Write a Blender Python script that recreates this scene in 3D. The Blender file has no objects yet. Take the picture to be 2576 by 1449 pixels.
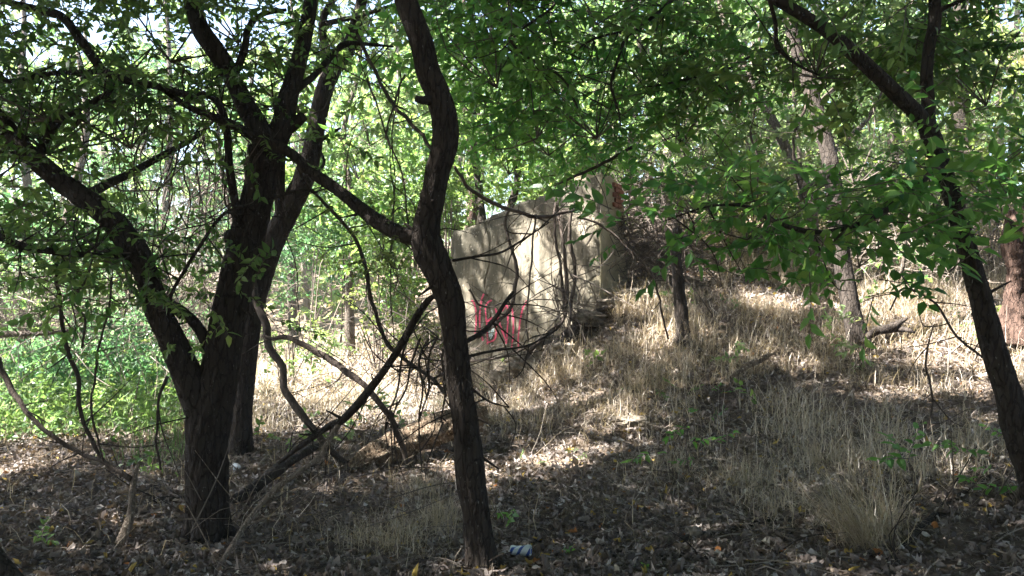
import bpy, math, random
import numpy as np
from math import radians, pi
rng = np.random.default_rng(7)
random.seed(7)
SC = bpy.context.scene
COL = SC.collection

# ------------------------------------------------------------------ camera, sky, sun, exposure
EYE = 1.6
S = math.tan(radians(32.5)) / 1287.5
cd = bpy.data.cameras.new('camera'); cam = bpy.data.objects.new('camera', cd); COL.objects.link(cam)
cam.location = (0, 0, EYE); cam.rotation_euler = (radians(90), 0, 0)
cd.sensor_width = 36; cd.lens = 18 / math.tan(radians(32.5)); cd.clip_end = 2000; cd.clip_start = .05
SC.camera = cam
SUN = np.array([-.60, -.15, .0]); SUN[2] = math.tan(radians(52)) * math.hypot(SUN[0], SUN[1]); SUN /= np.linalg.norm(SUN)
w = bpy.data.worlds.new("World"); SC.world = w; w.use_nodes = True
nt = w.node_tree; nt.nodes.clear()
sky = nt.nodes.new('ShaderNodeTexSky'); sky.sky_type = 'NISHITA'; sky.sun_disc = False
sky.sun_elevation = math.asin(SUN[2]); sky.sun_rotation = math.atan2(SUN[0], SUN[1])
sky.air_density = 1.0; sky.dust_density = 1.8
bg = nt.nodes.new('ShaderNodeBackground'); bg.inputs[1].default_value = .05
wo = nt.nodes.new('ShaderNodeOutputWorld')
nt.links.new(sky.outputs[0], bg.inputs[0]); nt.links.new(bg.outputs[0], wo.inputs[0])
ld = bpy.data.lights.new('sun', 'SUN'); ld.energy = 5; ld.angle = radians(.5); ld.color = (1, .965, .935)
sun = bpy.data.objects.new('sun', ld); COL.objects.link(sun)
import mathutils
sun.rotation_euler = mathutils.Vector(tuple(SUN)).to_track_quat('Z', 'Y').to_euler()
SC.view_settings.view_transform = 'Standard'; SC.view_settings.look = 'None'
SC.view_settings.exposure = 3.5; SC.view_settings.gamma = 1
SC.cycles.max_bounces = 8; SC.cycles.diffuse_bounces = 4; SC.cycles.transmission_bounces = 5
SC.cycles.transparent_max_bounces = 6
SC.cycles.sample_clamp_indirect = 6

# ------------------------------------------------------------------ helpers
def P(px, py, Y):
    return np.array([(px - 1287.5) * S * Y, Y, EYE - (py - 724.5) * S * Y])

def vnoise(p, seed=0):
    p = np.asarray(p, float); i = np.floor(p).astype(np.int64); f = p - i; f = f * f * (3 - 2 * f)
    def h(a, b, c):
        n = (a * 374761393 + b * 668265263 + c * 2147483647 + seed * 974711) & 0xffffffff
        n = ((n ^ (n >> 13)) * 1274126177) & 0xffffffff
        return ((n ^ (n >> 16)) & 0xffff) / 65535.
    x, y, z = i[..., 0], i[..., 1], i[..., 2]; fx, fy, fz = f[..., 0], f[..., 1], f[..., 2]
    L = lambda a, b, t: a + (b - a) * t
    return L(L(L(h(x, y, z), h(x+1, y, z), fx), L(h(x, y+1, z), h(x+1, y+1, z), fx), fy),
             L(L(h(x, y, z+1), h(x+1, y, z+1), fx), L(h(x, y+1, z+1), h(x+1, y+1, z+1), fx), fy), fz) * 2 - 1

def n2(x, y, s, seed=0):
    x = np.asarray(x, float); y = np.asarray(y, float)
    return vnoise(np.stack([x * s, y * s, x * 0 + .37], -1), seed)

# terrain: thin plate spline through places read off the slope
TP = [(0, 1449, 4.46), (600, 1449, 4.46), (1287, 1449, 4.46), (2000, 1449, 4.3), (2575, 1449, 4.2), (2575, 1150, 6.),
      (2150, 880, 9.5), (2500, 900, 9.), (2500, 700, 12.5), (2100, 650, 14), (1800, 650, 14), (1750, 835, 10), (1600, 720, 12.6),
      (1510, 775, 11.6), (1200, 985, 12.3), (1360, 880, 11.8), (1500, 1000, 8.8), (1500, 1190, 6.7), (1900, 1100, 7.3), (2250, 1100, 7.),
      (1900, 900, 9.3), (850, 1140, 7.7), (850, 1000, 11.5), (850, 900, 15.5), (1030, 880, 14.5), (1100, 1060, 8.2), (200, 1170, 7.3),
      (200, 1090, 8.9), (200, 960, 14), (1640, 570, 14.5), (1800, 545, 16), (2400, 560, 15.5), (1300, 1050, 9.3), (1300, 1200, 6.8)]
tp = [tuple(P(*t)) for t in TP]
tp += [(-12, 8, .1), (-12, 20, .3), (-4, 26, 1.), (3, 30, 3.8), (12, 26, 4.2), (11, 12, 2.4), (10, 4, 1.3), (-8, 0, 0), (0, -5, 0),
       (7, -3, .3), (-25, 5, .6), (-20, 40, 2), (10, 50, 6), (30, 25, 6), (25, 0, 3.5), (0, -25, 0), (-1.5, 20, .7), (-7, 14, .05)]
tp = np.array(tp)
def _U(r2): return np.where(r2 > 1e-9, r2 * np.log(r2 + 1e-12), 0)
_n = len(tp); _K = _U(((tp[:, None, :2] - tp[None, :, :2]) ** 2).sum(-1)) + np.eye(_n) * .6
_A = np.zeros((_n + 3, _n + 3)); _A[:_n, :_n] = _K; _A[:_n, _n] = 1; _A[:_n, _n+1:] = tp[:, :2]; _A[_n, :_n] = 1; _A[_n+1:, :_n] = tp[:, :2].T
_W = np.linalg.solve(_A, np.concatenate([tp[:, 2], [0, 0, 0]]))
def H(x, y):
    x = np.asarray(x, float); y = np.asarray(y, float); sh = x.shape
    q = np.stack([x.ravel(), y.ravel()], -1); r = np.hypot(q[:, 0], q[:, 1] - 10)
    k = np.minimum(1, 38 / np.maximum(r, 1e-6)); q2 = q.copy(); q2[:, 0] *= k; q2[:, 1] = 10 + (q[:, 1] - 10) * k
    out = np.empty(len(q2))
    for i in range(0, len(q2), 20000):
        c = q2[i:i+20000]
        out[i:i+20000] = _U(((c[:, None] - tp[None, :, :2]) ** 2).sum(-1)) @ _W[:_n] + _W[_n] + c @ _W[_n+1:]
    out = np.clip(out, -.4, 7.5)
    out += .05 * n2(q[:, 0], q[:, 1], .9, 3) + .02 * n2(q[:, 0], q[:, 1], 3.1, 4)
    return out.reshape(sh)
def h1(x, y): return float(H(np.array([x]), np.array([y]))[0])
def G(px, py):
    Ys = np.linspace(3, 40, 400); dx = (px - 1287.5) * S; dz = -(py - 724.5) * S
    z = EYE + dz * Ys; hh = H(dx * Ys, Ys); i = np.argmax(hh >= z)
    if hh[i] < z[i]: i = len(Ys) - 1
    return np.array([dx * Ys[i], Ys[i], hh[i]])

class MB:
    def __init__(s): s.v = []; s.f = []; s.t = []; s.n = 0
    def add(s, v, f, t=None, mat=0):
        v = np.asarray(v, float); f = np.asarray(f, np.int64)
        if len(v) == 0: return
        s.v.append(v); s.f.append((f + s.n, mat)); s.n += len(v)
        s.t.append(np.zeros(len(v)) + .5 if t is None else np.broadcast_to(np.asarray(t, float), (len(v),)))
    def build(s, name, mats, parent=None, smooth=False, origin=None):
        me = bpy.data.meshes.new(name)
        o0 = np.array(parent.location) if parent is not None else (np.array(origin) if origin is not None else np.zeros(3))
        v = np.concatenate(s.v) - o0; t = np.concatenate(s.t)
        li = np.concatenate([f.ravel() for f, m in s.f]); tot = np.concatenate([np.full(len(f), f.shape[1]) for f, m in s.f])
        mi = np.concatenate([np.full(len(f), m) for f, m in s.f])
        me.vertices.add(len(v)); me.vertices.foreach_set('co', v.ravel().astype(np.float32))
        me.loops.add(len(li)); me.loops.foreach_set('vertex_index', li.astype(np.int32))
        me.polygons.add(len(tot)); st = np.concatenate([[0], np.cumsum(tot)[:-1]])
        me.polygons.foreach_set('loop_start', st.astype(np.int32))
        me.polygons.foreach_set('material_index', mi.astype(np.int32))
        me.polygons.foreach_set('use_smooth', np.full(len(tot), smooth))
        a = me.attributes.new('tint', 'FLOAT', 'POINT'); a.data.foreach_set('value', t.astype(np.float32))
        me.update(calc_edges=True)
        for m in (mats if isinstance(mats, (list, tuple)) else [mats]): me.materials.append(m)
        o = bpy.data.objects.new(name, me); COL.objects.link(o)
        if parent is not None: o.parent = parent
        else: o.location = tuple(o0)
        return o

def tag(o, label, cat, group=None, kind=None):
    if label: o['label'] = label
    if cat: o['category'] = cat
    if group: o['group'] = group
    if kind: o['kind'] = kind
    return o
def thing(name, label, cat, loc, group=None):
    o = bpy.data.objects.new(name, None); COL.objects.link(o); o.location = tuple(float(a) for a in loc); o.empty_display_size = .2
    return tag(o, label, cat, group)

def spline(pts, step):
    pts = np.asarray(pts, float)
    if len(pts) < 3:
        n = max(2, int(np.linalg.norm(pts[-1, :3] - pts[0, :3]) / step) + 1)
        return pts[0] + (pts[-1] - pts[0]) * np.linspace(0, 1, n)[:, None]
    q = np.vstack([2 * pts[0] - pts[1], pts, 2 * pts[-1] - pts[-2]]); out = []
    for i in range(1, len(q) - 2):
        n = max(1, int(round(np.linalg.norm(q[i+1, :3] - q[i, :3]) / step)))
        t = (np.arange(n) / n)[:, None]; a, b, c, d = q[i-1], q[i], q[i+1], q[i+2]
        out.append(.5 * (2*b + (c-a)*t + (2*a-5*b+4*c-d)*t*t + (3*b-a-3*c+d)*t**3))
    out.append(q[-2][None]); return np.vstack(out)

def tube(mb, pts, sides=8, step=.1, rough=0., fine=0., seed=0, mat=0, tint=.5, cap=True, wig=0., flare=0.):
    """pts rows x,y,z,radius"""
    c = spline(pts, step); p = c[:, :3].copy(); r = np.maximum(c[:, 3], .0008); n = len(p)
    if wig:
        p += wig * np.stack([vnoise(p * 3.1 + 7 * k, seed + k) + .5 * vnoise(p * 11 + 7 * k, seed + k) for k in range(3)], -1)
    T = np.gradient(p, axis=0); T /= np.linalg.norm(T, axis=1)[:, None] + 1e-9
    N = np.zeros_like(T); a = np.array([1., 0, 0]) if abs(T[0, 0]) < .8 else np.array([0, 1., 0])
    v = a - T[0] * (a @ T[0]); N[0] = v / np.linalg.norm(v)
    for i in range(1, n):
        v = N[i-1] - T[i] * (N[i-1] @ T[i]); N[i] = v / (np.linalg.norm(v) + 1e-9)
    B = np.cross(T, N); th = np.arange(sides) * 2 * pi / sides
    L = np.concatenate([[0], np.cumsum(np.linalg.norm(np.diff(p, axis=0), axis=1))])
    R = np.repeat(r[:, None], sides, 1)
    if rough or fine:
        ct, st = np.cos(th), np.sin(th)
        q1 = np.stack([np.broadcast_to(ct * 1.3, R.shape), np.broadcast_to(st * 1.3, R.shape), np.broadcast_to(L[:, None] * 3.2, R.shape)], -1)
        R = R * (1 + rough * vnoise(q1, seed + 11))
        q2 = np.stack([np.broadcast_to(ct * 5.5, R.shape), np.broadcast_to(st * 5.5, R.shape), np.broadcast_to(L[:, None] * 9, R.shape)], -1)
        q3 = q2 * 2.1
        if flare: R = R * (1 + flare * np.exp(-np.maximum(L[:, None] - .08, 0) / .11) * (.45 + .55 * np.sin(4 * th[None] + seed) + .3 * np.sin(7 * th[None] + 2 * seed)))
        R = R * (1 + fine * (1 - 2 * np.abs(vnoise(q2, seed + 5))) + fine * .5 * vnoise(q3, seed + 6))
    V = p[:, None] + R[..., None] * (np.cos(th)[None, :, None] * N[:, None] + np.sin(th)[None, :, None] * B[:, None])
    V = V.reshape(-1, 3); i = np.arange(n - 1)[:, None] * sides; j = np.arange(sides)[None]
    j2 = (j + 1) % sides
    F = np.stack([i + j, i + j2, i + sides + j2, i + sides + j], -1).reshape(-1, 4)
    if cap and r[-1] > .004:
        V = np.vstack([V, p[-1] + T[-1] * r[-1] * .3, p[0]]); k = len(V) - 2
        F2 = np.array([[(n-1)*sides + a, (n-1)*sides + (a+1) % sides, k] for a in range(sides)] + [[(a+1) % sides, a, k + 1] for a in range(sides)])
        mb.add(V, F, tint, mat); mb.n -= 0
        s0 = mb.n - len(V); mb.f.append((F2 + s0, mat))
    else: mb.add(V, F, tint, mat)
    return p

# ------------------------------------------------------------------ materials
def mat(name):
    m = bpy.data.materials.new(name); m.use_nodes = True; t = m.node_tree; t.nodes.clear(); return m, t
def nd(t, typ, **kw):
    n = t.nodes.new(typ)
    for k, v in kw.items():
        if k[0] == '_': n.inputs[int(k[1:])].default_value = v
        else: setattr(n, k, v)
    return n
def ramp(t, src, stops):
    r = t.nodes.new('ShaderNodeValToRGB'); e = r.color_ramp.elements
    while len(e) < len(stops): e.new(.5)
    for a, (p, c) in zip(e, stops): a.position = p; a.color = (*c, 1)
    t.links.new(src, r.inputs[0]); return r.outputs[0]
def mixc(t, f, a, b):
    m = t.nodes.new('ShaderNodeMix'); m.data_type = 'RGBA'
    for s, v in ((0, f), (6, a), (7, b)):
        if hasattr(v, 'links'): t.links.new(v, m.inputs[s])
        else: m.inputs[s].default_value = v if s == 0 else (*v, 1)
    return m.outputs[2]
def noise(t, scale, detail=4, vec=None, rough=.6):
    n = nd(t, 'ShaderNodeTexNoise'); n.inputs['Scale'].default_value = scale; n.inputs['Detail'].default_value = detail
    n.inputs['Roughness'].default_value = rough
    if vec is not None: t.links.new(vec, n.inputs['Vector'])
    return n.outputs['Fac']
def coords(t, scale=(1, 1, 1), obj=True):
    tc = nd(t, 'ShaderNodeTexCoord'); mp = nd(t, 'ShaderNodeMapping'); mp.inputs['Scale'].default_value = scale
    t.links.new(tc.outputs['Object'], mp.inputs[0]); return mp.outputs[0]
def tint(t):
    a = nd(t, 'ShaderNodeAttribute'); a.attribute_name = 'tint'; return a.outputs['Fac']
def finish(t, color, rough=.8, bump=None, bs=.5, bd=.01, spec=.3, trans=0, tcol=None):
    p = nd(t, 'ShaderNodeBsdfPrincipled'); p.inputs['Roughness'].default_value = rough; p.inputs['Specular IOR Level'].default_value = spec
    if hasattr(color, 'links'): t.links.new(color, p.inputs['Base Color'])
    else: p.inputs['Base Color'].default_value = (*color, 1)
    if bump is not None:
        b = nd(t, 'ShaderNodeBump'); b.inputs['Strength'].default_value = bs; b.inputs['Distance'].default_value = bd
        t.links.new(bump, b.inputs['Height']); t.links.new(b.outputs[0], p.inputs['Normal'])
    out = nd(t, 'ShaderNodeOutputMaterial'); sh = p.outputs[0]
    if trans:
        tr = nd(t, 'ShaderNodeBsdfTranslucent')
        if hasattr(tcol, 'links'): t.links.new(tcol, tr.inputs[0])
        else: tr.inputs[0].default_value = (*tcol, 1)
        mx = nd(t, 'ShaderNodeMixShader'); mx.inputs[0].default_value = trans
        t.links.new(p.outputs[0], mx.inputs[1]); t.links.new(tr.outputs[0], mx.inputs[2]); sh = mx.outputs[0]
    t.links.new(sh, out.inputs[0])

def leafmat(name, c0, c1, c2, t0, t1, trans=.5):
    m, t = mat(name); a = tint(t)
    col = ramp(t, a, [(0, c0), (.55, c1), (.93, c2), (1, (min(1, c2[0]*1.8), c2[1]*1.15, c2[2]))])
    tc = ramp(t, a, [(0, t0), (1, t1)])
    finish(t, col, .42, spec=.45, trans=trans, tcol=tc); return m
LEAF = {
    'mid': leafmat('leaf_mid', (.034, .082, .024), (.065, .13, .038), (.13, .20, .06), (.10, .23, .045), (.34, .48, .11)),
    'yel': leafmat('leaf_yellow', (.055, .11, .035), (.10, .165, .055), (.19, .25, .10), (.16, .30, .075), (.42, .52, .19)),
    'blu': leafmat('leaf_cool', (.028, .078, .032), (.055, .12, .05), (.11, .19, .08), (.07, .21, .07), (.24, .42, .15)),
    'olv': leafmat('leaf_olive', (.06, .085, .03), (.10, .135, .045), (.19, .20, .09), (.14, .24, .03), (.38, .46, .12)),
    'near': leafmat('leaf_near', (.032, .10, .03), (.06, .155, .042), (.12, .23, .06), (.10, .32, .05), (.32, .56, .10), .5)}

LEAF['dark'] = leafmat('leaf_shade_tree', (.022, .05, .018), (.035, .075, .025), (.06, .10, .035), (.06, .13, .03), (.12, .2, .05), .25)  # darker, less translucent leaf for the added shade trees
def barkmat(name, dark, light, spot=(.33, .33, .28), sp=.66, sc=1., bd=.02):
    m, t = mat(name); v = coords(t, (22 * sc, 22 * sc, 6 * sc)); n = noise(t, 1.6, 6, v, .7)
    vo = nd(t, 'ShaderNodeTexVoronoi'); vo.feature = 'DISTANCE_TO_EDGE'; vo.inputs['Scale'].default_value = 1.1
    nn = nd(t, 'ShaderNodeVectorMath', operation='ADD'); nz = nd(t, 'ShaderNodeTexNoise'); nz.inputs['Scale'].default_value = 1.5
    t.links.new(v, nz.inputs['Vector']); t.links.new(v, nn.inputs[0]); t.links.new(nz.outputs['Color'], nn.inputs[1]); t.links.new(nn.outputs[0], vo.inputs['Vector'])
    cr = ramp(t, vo.outputs['Distance'], [(0, (.45,)*3), (.10, (1,)*3)])
    base = mixc(t, n, dark, light); base = mixc(t, cr, tuple(a * .45 for a in dark), base)
    sn = ramp(t, noise(t, 60 * sc, 3, coords(t, (1, 1, .4))), [(sp - .02, (0,)*3), (sp + .03, (1,)*3)])
    base = mixc(t, sn, base, spot)
    h = nd(t, 'ShaderNodeMath', operation='ADD'); t.links.new(cr, h.inputs[0]); t.links.new(n, h.inputs[1])
    finish(t, base, .9, h.outputs[0], .9, bd, spec=.15); return m
BARK = barkmat('bark_brown', (.028, .022, .018), (.078, .064, .052), (.19, .18, .16), .69)
BARK2 = barkmat('bark_grey', (.06, .048, .038), (.17, .14, .11), (.30, .28, .24), .64)
BARKR = barkmat('bark_red', (.04, .025, .019), (.11, .07, .052), (.22, .18, .15), .70)
DEADW = barkmat('dead_wood', (.11, .085, .065), (.30, .24, .18), (.45, .38, .3), .62, 1.4, .01)
VINE = barkmat('vine_bark', (.045, .035, .028), (.12, .095, .075), (.25, .24, .2), .7, 2., .006)
ROT = barkmat('rotten_wood', (.07, .045, .03), (.36, .27, .18), (.5, .42, .3), .6, .8, .05)
m, t = mat('twig'); finish(t, ramp(t, tint(t), [(0, (.05, .038, .03)), (1, (.30, .25, .2))]), .85); TWIG = m
m, t = mat('soil'); v = coords(t)
c = ramp(t, noise(t, 9, 8, v, .7), [(.3, (.045, .034, .026)), (.55, (.12, .092, .068)), (.75, (.23, .185, .14))])
c = mixc(t, noise(t, .9, 3, v), c, (.17, .13, .095)); finish(t, c, .95, noise(t, 26, 8, v, .75), .9, .04, spec=.1); SOIL = m
m, t = mat('straw')
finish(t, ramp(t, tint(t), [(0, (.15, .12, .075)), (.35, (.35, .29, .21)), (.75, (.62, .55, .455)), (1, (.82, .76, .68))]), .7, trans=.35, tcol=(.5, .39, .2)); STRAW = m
m, t = mat('dead_leaf')
finish(t, ramp(t, tint(t), [(0, (.05, .042, .038)), (.35, (.14, .115, .10)), (.7, (.31, .27, .235)), (.92, (.56, .52, .47)), (.97, (.42, .32, .07)), (1, (.35, .14, .04))]), .75, trans=.15, tcol=(.3, .2, .1)); DLEAF = m
m, t = mat('green_blade')
finish(t, ramp(t, tint(t), [(0, (.05, .10, .03)), (.6, (.11, .18, .06)), (1, (.30, .31, .16))]), .5, trans=.35, tcol=(.24, .38, .12)); GBLADE = m
m, t = mat('rock'); v = coords(t)
finish(t, ramp(t, noise(t, 6, 8, v, .7), [(.3, (.08, .065, .05)), (.55, (.20, .17, .13)), (.8, (.36, .32, .26))]), .9, noise(t, 14, 8, v, .7), .8, .03, spec=.15); ROCK = m

# ------------------------------------------------------------------ gaps cut into the crowns so the sun reaches chosen spots
def shaft(px, py, r, Y=None):
    return (P(px, py, Y) if Y else G(px, py), r)
SHAFTS = [shaft(*a) for a in [
    (1240, 1205, .30), (1330, 1190, .17), (1420, 1150, .30), (1390, 1180, .22), (1480, 1120, .14), (1550, 1040, .22), (1620, 1080, .12), (1450, 1010, .2),
    (1215, 940, .07, 12.2), (1355, 590, .10, 12.0), (1366, 620, .24, 12.0), (1378, 690, .30, 11.95), (1396, 765, .26, 11.9), (1480, 560, .12, 11.7), (1398, 800, .1, 11.9), (1440, 515, .2, 11.8), (1475, 480, .2, 11.7), (1505, 455, .05, 11.6), (1160, 900, .04, 12.3), (1455, 690, .05, 11.8), (1310, 800, .04, 12.),
    (1490, 700, .09, 11.5), (1080, 760, .15, 12.6), (1160, 640, .04, 12.3), (1200, 650, .03, 12.2), (1250, 620, .03, 12.1),
    (1700, 850, .35), (1750, 690, .45), (1640, 770, .35), (1800, 545, .5), (1960, 760, .5), (2180, 745, .3), (2250, 800, .5),
    (2350, 760, .7), (2460, 820, .7), (2300, 880, .6), (2560, 900, .7), (2250, 990, .28), (2400, 985, .30), (2520, 960, .4), (2560, 1060, .2),
    (700, 960, 1.), (820, 920, 1.1), (760, 1030, .9), (930, 930, .9), (960, 1040, .6), (1040, 1000, .5), (1080, 1030, .4), (660, 1060, .4), (900, 1080, .45),
    (60, 1185, .35), (200, 1170, .2), (1000, 1120, .2, 7.1), (1080, 1080, .25, 7.2), (1030, 1095, .15, 7.2), (880, 1235, .1), (940, 1210, .1),
    (330, 1330, .06), (700, 1410, .05), (1210, 880, .1), (2070, 380, .3, 10.4), (2010, 180, .35, 10.6), (1880, 900, .2), (1650, 900, .14), (1500, 1075, .12), (2030, 930, .2)]]
SP = np.array([s[0] for s in SHAFTS]); SR = np.array([s[1] for s in SHAFTS]) * .95
def lit(pos, pad=.05):
    d = pos[:, None] - SP[None]; a = d @ SUN; q = np.linalg.norm(d - a[..., None] * SUN, axis=-1)
    return ((q < SR + pad) & (a > .3)).any(1)

# ------------------------------------------------------------------ leaves
def leaf_near(w=.5):
    x = np.array([0, .3, .68, 1, .3, .68, .3, .68]); y = np.array([0, 0, 0, 0, w*.5, w*.36, -w*.5, -w*.36])
    z = np.array([0, -.03, -.07, -.16, .06, 0, .06, 0])
    return np.stack([x, y, z], -1), [np.array([[0, 1, 4], [0, 6, 1], [2, 3, 5], [2, 7, 3]]), np.array([[1, 2, 5, 4], [1, 6, 7, 2]])]
def leaf_far(w=.55):
    return np.array([[0, 0, 0], [.45, w*.5, .06], [1, 0, -.06], [.45, -w*.5, .06]]), [np.array([[0, 3, 2, 1]])]
def rotm(az, el, roll):
    ca, sa, ce, se, cr, sr = np.cos(az), np.sin(az), np.cos(el), np.sin(el), np.cos(roll), np.sin(roll)
    X = np.stack([ce*ca, ce*sa, se], -1); Y0 = np.stack([-sa, ca, 0*sa], -1); Z0 = np.cross(X, Y0)
    return np.stack([X, Y0*cr[..., None] + Z0*sr[..., None], Z0*cr[..., None] - Y0*sr[..., None]], -1)
def spray(r, nleaf, ratio, near, tilt=.45, w=.5):
    """unit-length twig along X with leaves; returns v, list of (faces,mat), tint offset"""
    V = []; FS = []; T = []; n = 0; lv, lf = leaf_near(w) if near else leaf_far(w)
    k = np.linspace(0, 1, 5); cx = np.stack([k, .06*np.sin(k*3+r.random()*6), -.10*k*k], -1)
    for i in range(nleaf):
        u = .12 + .88 * (i + r.random()*.4) / nleaf; c = np.array([np.interp(u, k, cx[:, j]) for j in range(3)])
        side = 1 if i % 2 else -1
        az = side * (.9 + .35*r.standard_normal()) if i < nleaf - 1 else .2*r.standard_normal()
        R = rotm(np.array(az), np.array(-.15 + tilt*r.standard_normal()), np.array(tilt*1.2*r.standard_normal()))
        s = ratio * (.7 + .5*r.random()); v = (lv * s) @ R.T + c
        V.append(v); T.append(np.full(len(v), r.random()))
        for f in lf: FS.append((f + n, 0))
        n += len(v)
    w0 = .010 if near else .014
    for a in range(4):
        q = np.array([[0, 1, 0], [0, -.5, .87], [0, -.5, -.87]]) * w0 * (1.1 - k[a]); q2 = q * .8
        V.append(np.vstack([cx[a] + q, cx[a+1] + q2])); T.append(np.full(6, -9))
        FS.append((np.array([[0, 1, 4, 3], [1, 2, 5, 4], [2, 0, 3, 5]]) + n, 1)); n += 6
    V = np.vstack(V); T = np.concatenate(T); out = []
    for kk in (3, 4):
        for mt in (0, 1):
            fs = [f for f, mm in FS if f.shape[1] == kk and mm == mt]
            if fs: out.append((np.vstack(fs), mt))
    return V, out, T
_r = np.random.default_rng(3)
SPR0 = [spray(_r, 15, .19, True, .5, .48) for _ in range(8)]
SPR = {'nfine': SPR0,
       'near': [spray(_r, 9, .26, True, .4) for _ in range(8)],
       'mid': [spray(_r, 9, .27, True, .6) for _ in range(6)],
       'far': [spray(_r, 12, .24, False, .75, .62) for _ in range(8)],
       'fine': [spray(_r, 16, .17, False, .7, .6) for _ in range(8)]}
def place(mb, kind, pos, size, az=None, el=None, tn=None, r=rng, trange=(0, 1)):
    N = len(pos)
    if N == 0: return
    az = r.random(N) * 2 * pi if az is None else az; el = r.normal(-.1, .45, N) if el is None else el
    roll = r.normal(0, .5, N); sc = size * (.7 + .6 * r.random(N)); R = rotm(az, el, roll)
    base = r.random(N) if tn is None else tn; tm = r.integers(0, len(SPR[kind]), N)
    for k, (V, FS, T) in enumerate(SPR[kind]):
        idx = np.nonzero(tm == k)[0]
        if len(idx) == 0: continue
        v = np.einsum('nij,vj->nvi', R[idx], V) * sc[idx, None, None] + pos[idx, None]
        tt = np.where(T[None] < -5, .25, trange[0] + (trange[1]-trange[0]) * np.clip(.5 * T[None] + .6 * base[idx, None] - .05, 0, 1)) 
        s0 = mb.n; mb.v.append(v.reshape(-1, 3)); mb.t.append(tt.ravel()); mb.n += v.shape[0] * v.shape[1]
        for F, mt in FS:
            mb.f.append(((F[None] + (np.arange(len(idx)) * len(V))[:, None, None]).reshape(-1, F.shape[1]) + s0, mt))

# patches of open sky between the far crowns
GAPS = [(650, 60, 55, 70), (400, 60, 110, 60), (560, 90, 60, 60), (835, 315, 50, 32), (30, 400, 35, 60), (470, 370, 60, 45), (330, 40, 60, 50), (250, 90, 40, 20),
        (400, 590, 35, 14), (330, 600, 26, 9), (700, 320, 30, 60), (640, 190, 30, 40), (810, 230, 60, 30), (960, 180, 60, 30), (560, 330, 40, 30), (1560, 300, 34, 18), (1230, 80, 30, 12), (1600, 230, 26, 14),
        (2420, 270, 40, 16), (2500, 240, 30, 20), (1220, 545, 22, 34), (1180, 370, 25, 15)]
GA = np.array(GAPS, float)
def gap(pos, ymin=3.):
    px = pos[:, 0] / (S * pos[:, 1]) + 1287.5; py = 724.5 - (pos[:, 2] - EYE) / (S * pos[:, 1])
    d = ((px[:, None] - GA[:, 0]) / GA[:, 2]) ** 2 + ((py[:, None] - GA[:, 1]) / GA[:, 3]) ** 2
    return ((d < 1).any(1)) & (pos[:, 1] > ymin)

def crown(parent, blobs, lm, kind='far', size=.45, dens=1., anchor=None, nb=5, br=.012, name='crown', shafts=True, gaps=True, seed=0, trange=(0, 1), shell=.5, ground=True):
    """blobs: (centre xyz, radii xyz, number of sprays)"""
    r = np.random.default_rng(seed + 100); mb = MB()
    for c, rad, n in blobs:
        c = np.array(c, float); rad = np.array(rad, float) * np.ones(3); n = int(n * dens)
        a = np.array(anchor, float) if anchor is not None else c - [0, 0, rad[2] * 1.1]
        ncl = max(4, n // 14)
        d = r.normal(size=(ncl, 3)); d /= np.linalg.norm(d, axis=1)[:, None]
        cl = d * (shell + (1 - shell) * r.random((ncl, 1))) ** .6
        cl = c + cl * rad
        own = r.integers(0, ncl, n); pos = cl[own] + r.normal(size=(n, 3)) * size * np.array([.75, .75, .5])
        k = np.ones(n, bool)
        if shafts: k &= ~lit(pos, size * .6)
        if gaps: k &= ~(gap(pos) & (r.random(n) < .95))
        if ground: k &= pos[:, 2] > H(pos[:, 0], pos[:, 1]) + .02
        k &= (np.abs(pos[:, 0]) > .6) | (np.abs(pos[:, 1]) > 1.2) | (pos[:, 2] > 3)
        pos = pos[k]; own = own[k]
        out = pos - c; az = np.arctan2(out[:, 1], out[:, 0]) + r.normal(0, .9, len(pos))
        ctn = r.random(ncl)[own]
        place(mb, kind, pos, size, az, tn=np.clip(ctn + .25 * r.normal(size=len(pos)), 0, 1), r=r, trange=trange)
        for i in r.choice(ncl, min(nb, ncl), replace=False):
            e = cl[i]; mid = (a + e) / 2 + r.normal(size=3) * .15 * np.linalg.norm(e - a)
            tube(mb, [(*a, br), (*mid, br * .7), (*e, br * .3)], 5, .25, mat=1, tint=r.random() * .4, seed=i, cap=False)
    return mb.build(name, [LEAF[lm], TWIG], parent)

def limb(parent, pts, name='limb', m=None, sides=14, step=.04, rough=.1, fine=.06, seed=0, wig=.0, twigs=0, stubs=0, mbx=None, below=None, flare=0.):
    q = [(*P(a[0], a[1], a[2]), a[3] * S * a[2] / 2) for a in pts]
    if below is not None:
        x, y, z, rr = q[0]; q = [(x, y, z - below, rr * 1.5), (x, y, z - below * .35, rr * 1.25)] + q
    mb = MB(); p = tube(mb, q, sides, step, rough, fine, seed, wig=wig, flare=.5 if below else 0)
    r = np.random.default_rng(seed + 5)
    for i in range(stubs):
        a = p[r.integers(len(p) // 6, len(p))]; d = r.normal(size=3); d /= np.linalg.norm(d); L = .04 + .1 * r.random(); rr = q[len(q)//2][3]
        tube(mb, [(*(a + d * rr * .3), .012), (*(a + d * (rr + L * .5)), .008), (*(a + d * (rr + L)), .004)], 6, .03, .2, .1)
    for i in range(twigs):
        a = p[r.integers(0, len(p))]; d = r.normal(size=3) * [1, .6, .8]; d[2] -= .2; d /= np.linalg.norm(d); L = .2 + .5 * r.random()
        b = a + d * L * .5 + r.normal(size=3) * .05; c = b + d * L * .5 + r.normal(size=3) * .08
        tube(mb, [(*a, .005), (*b, .0035), (*c, .0015)], 5, .06, cap=False)
    return mb.build(name, m or BARK, parent, True)

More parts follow.
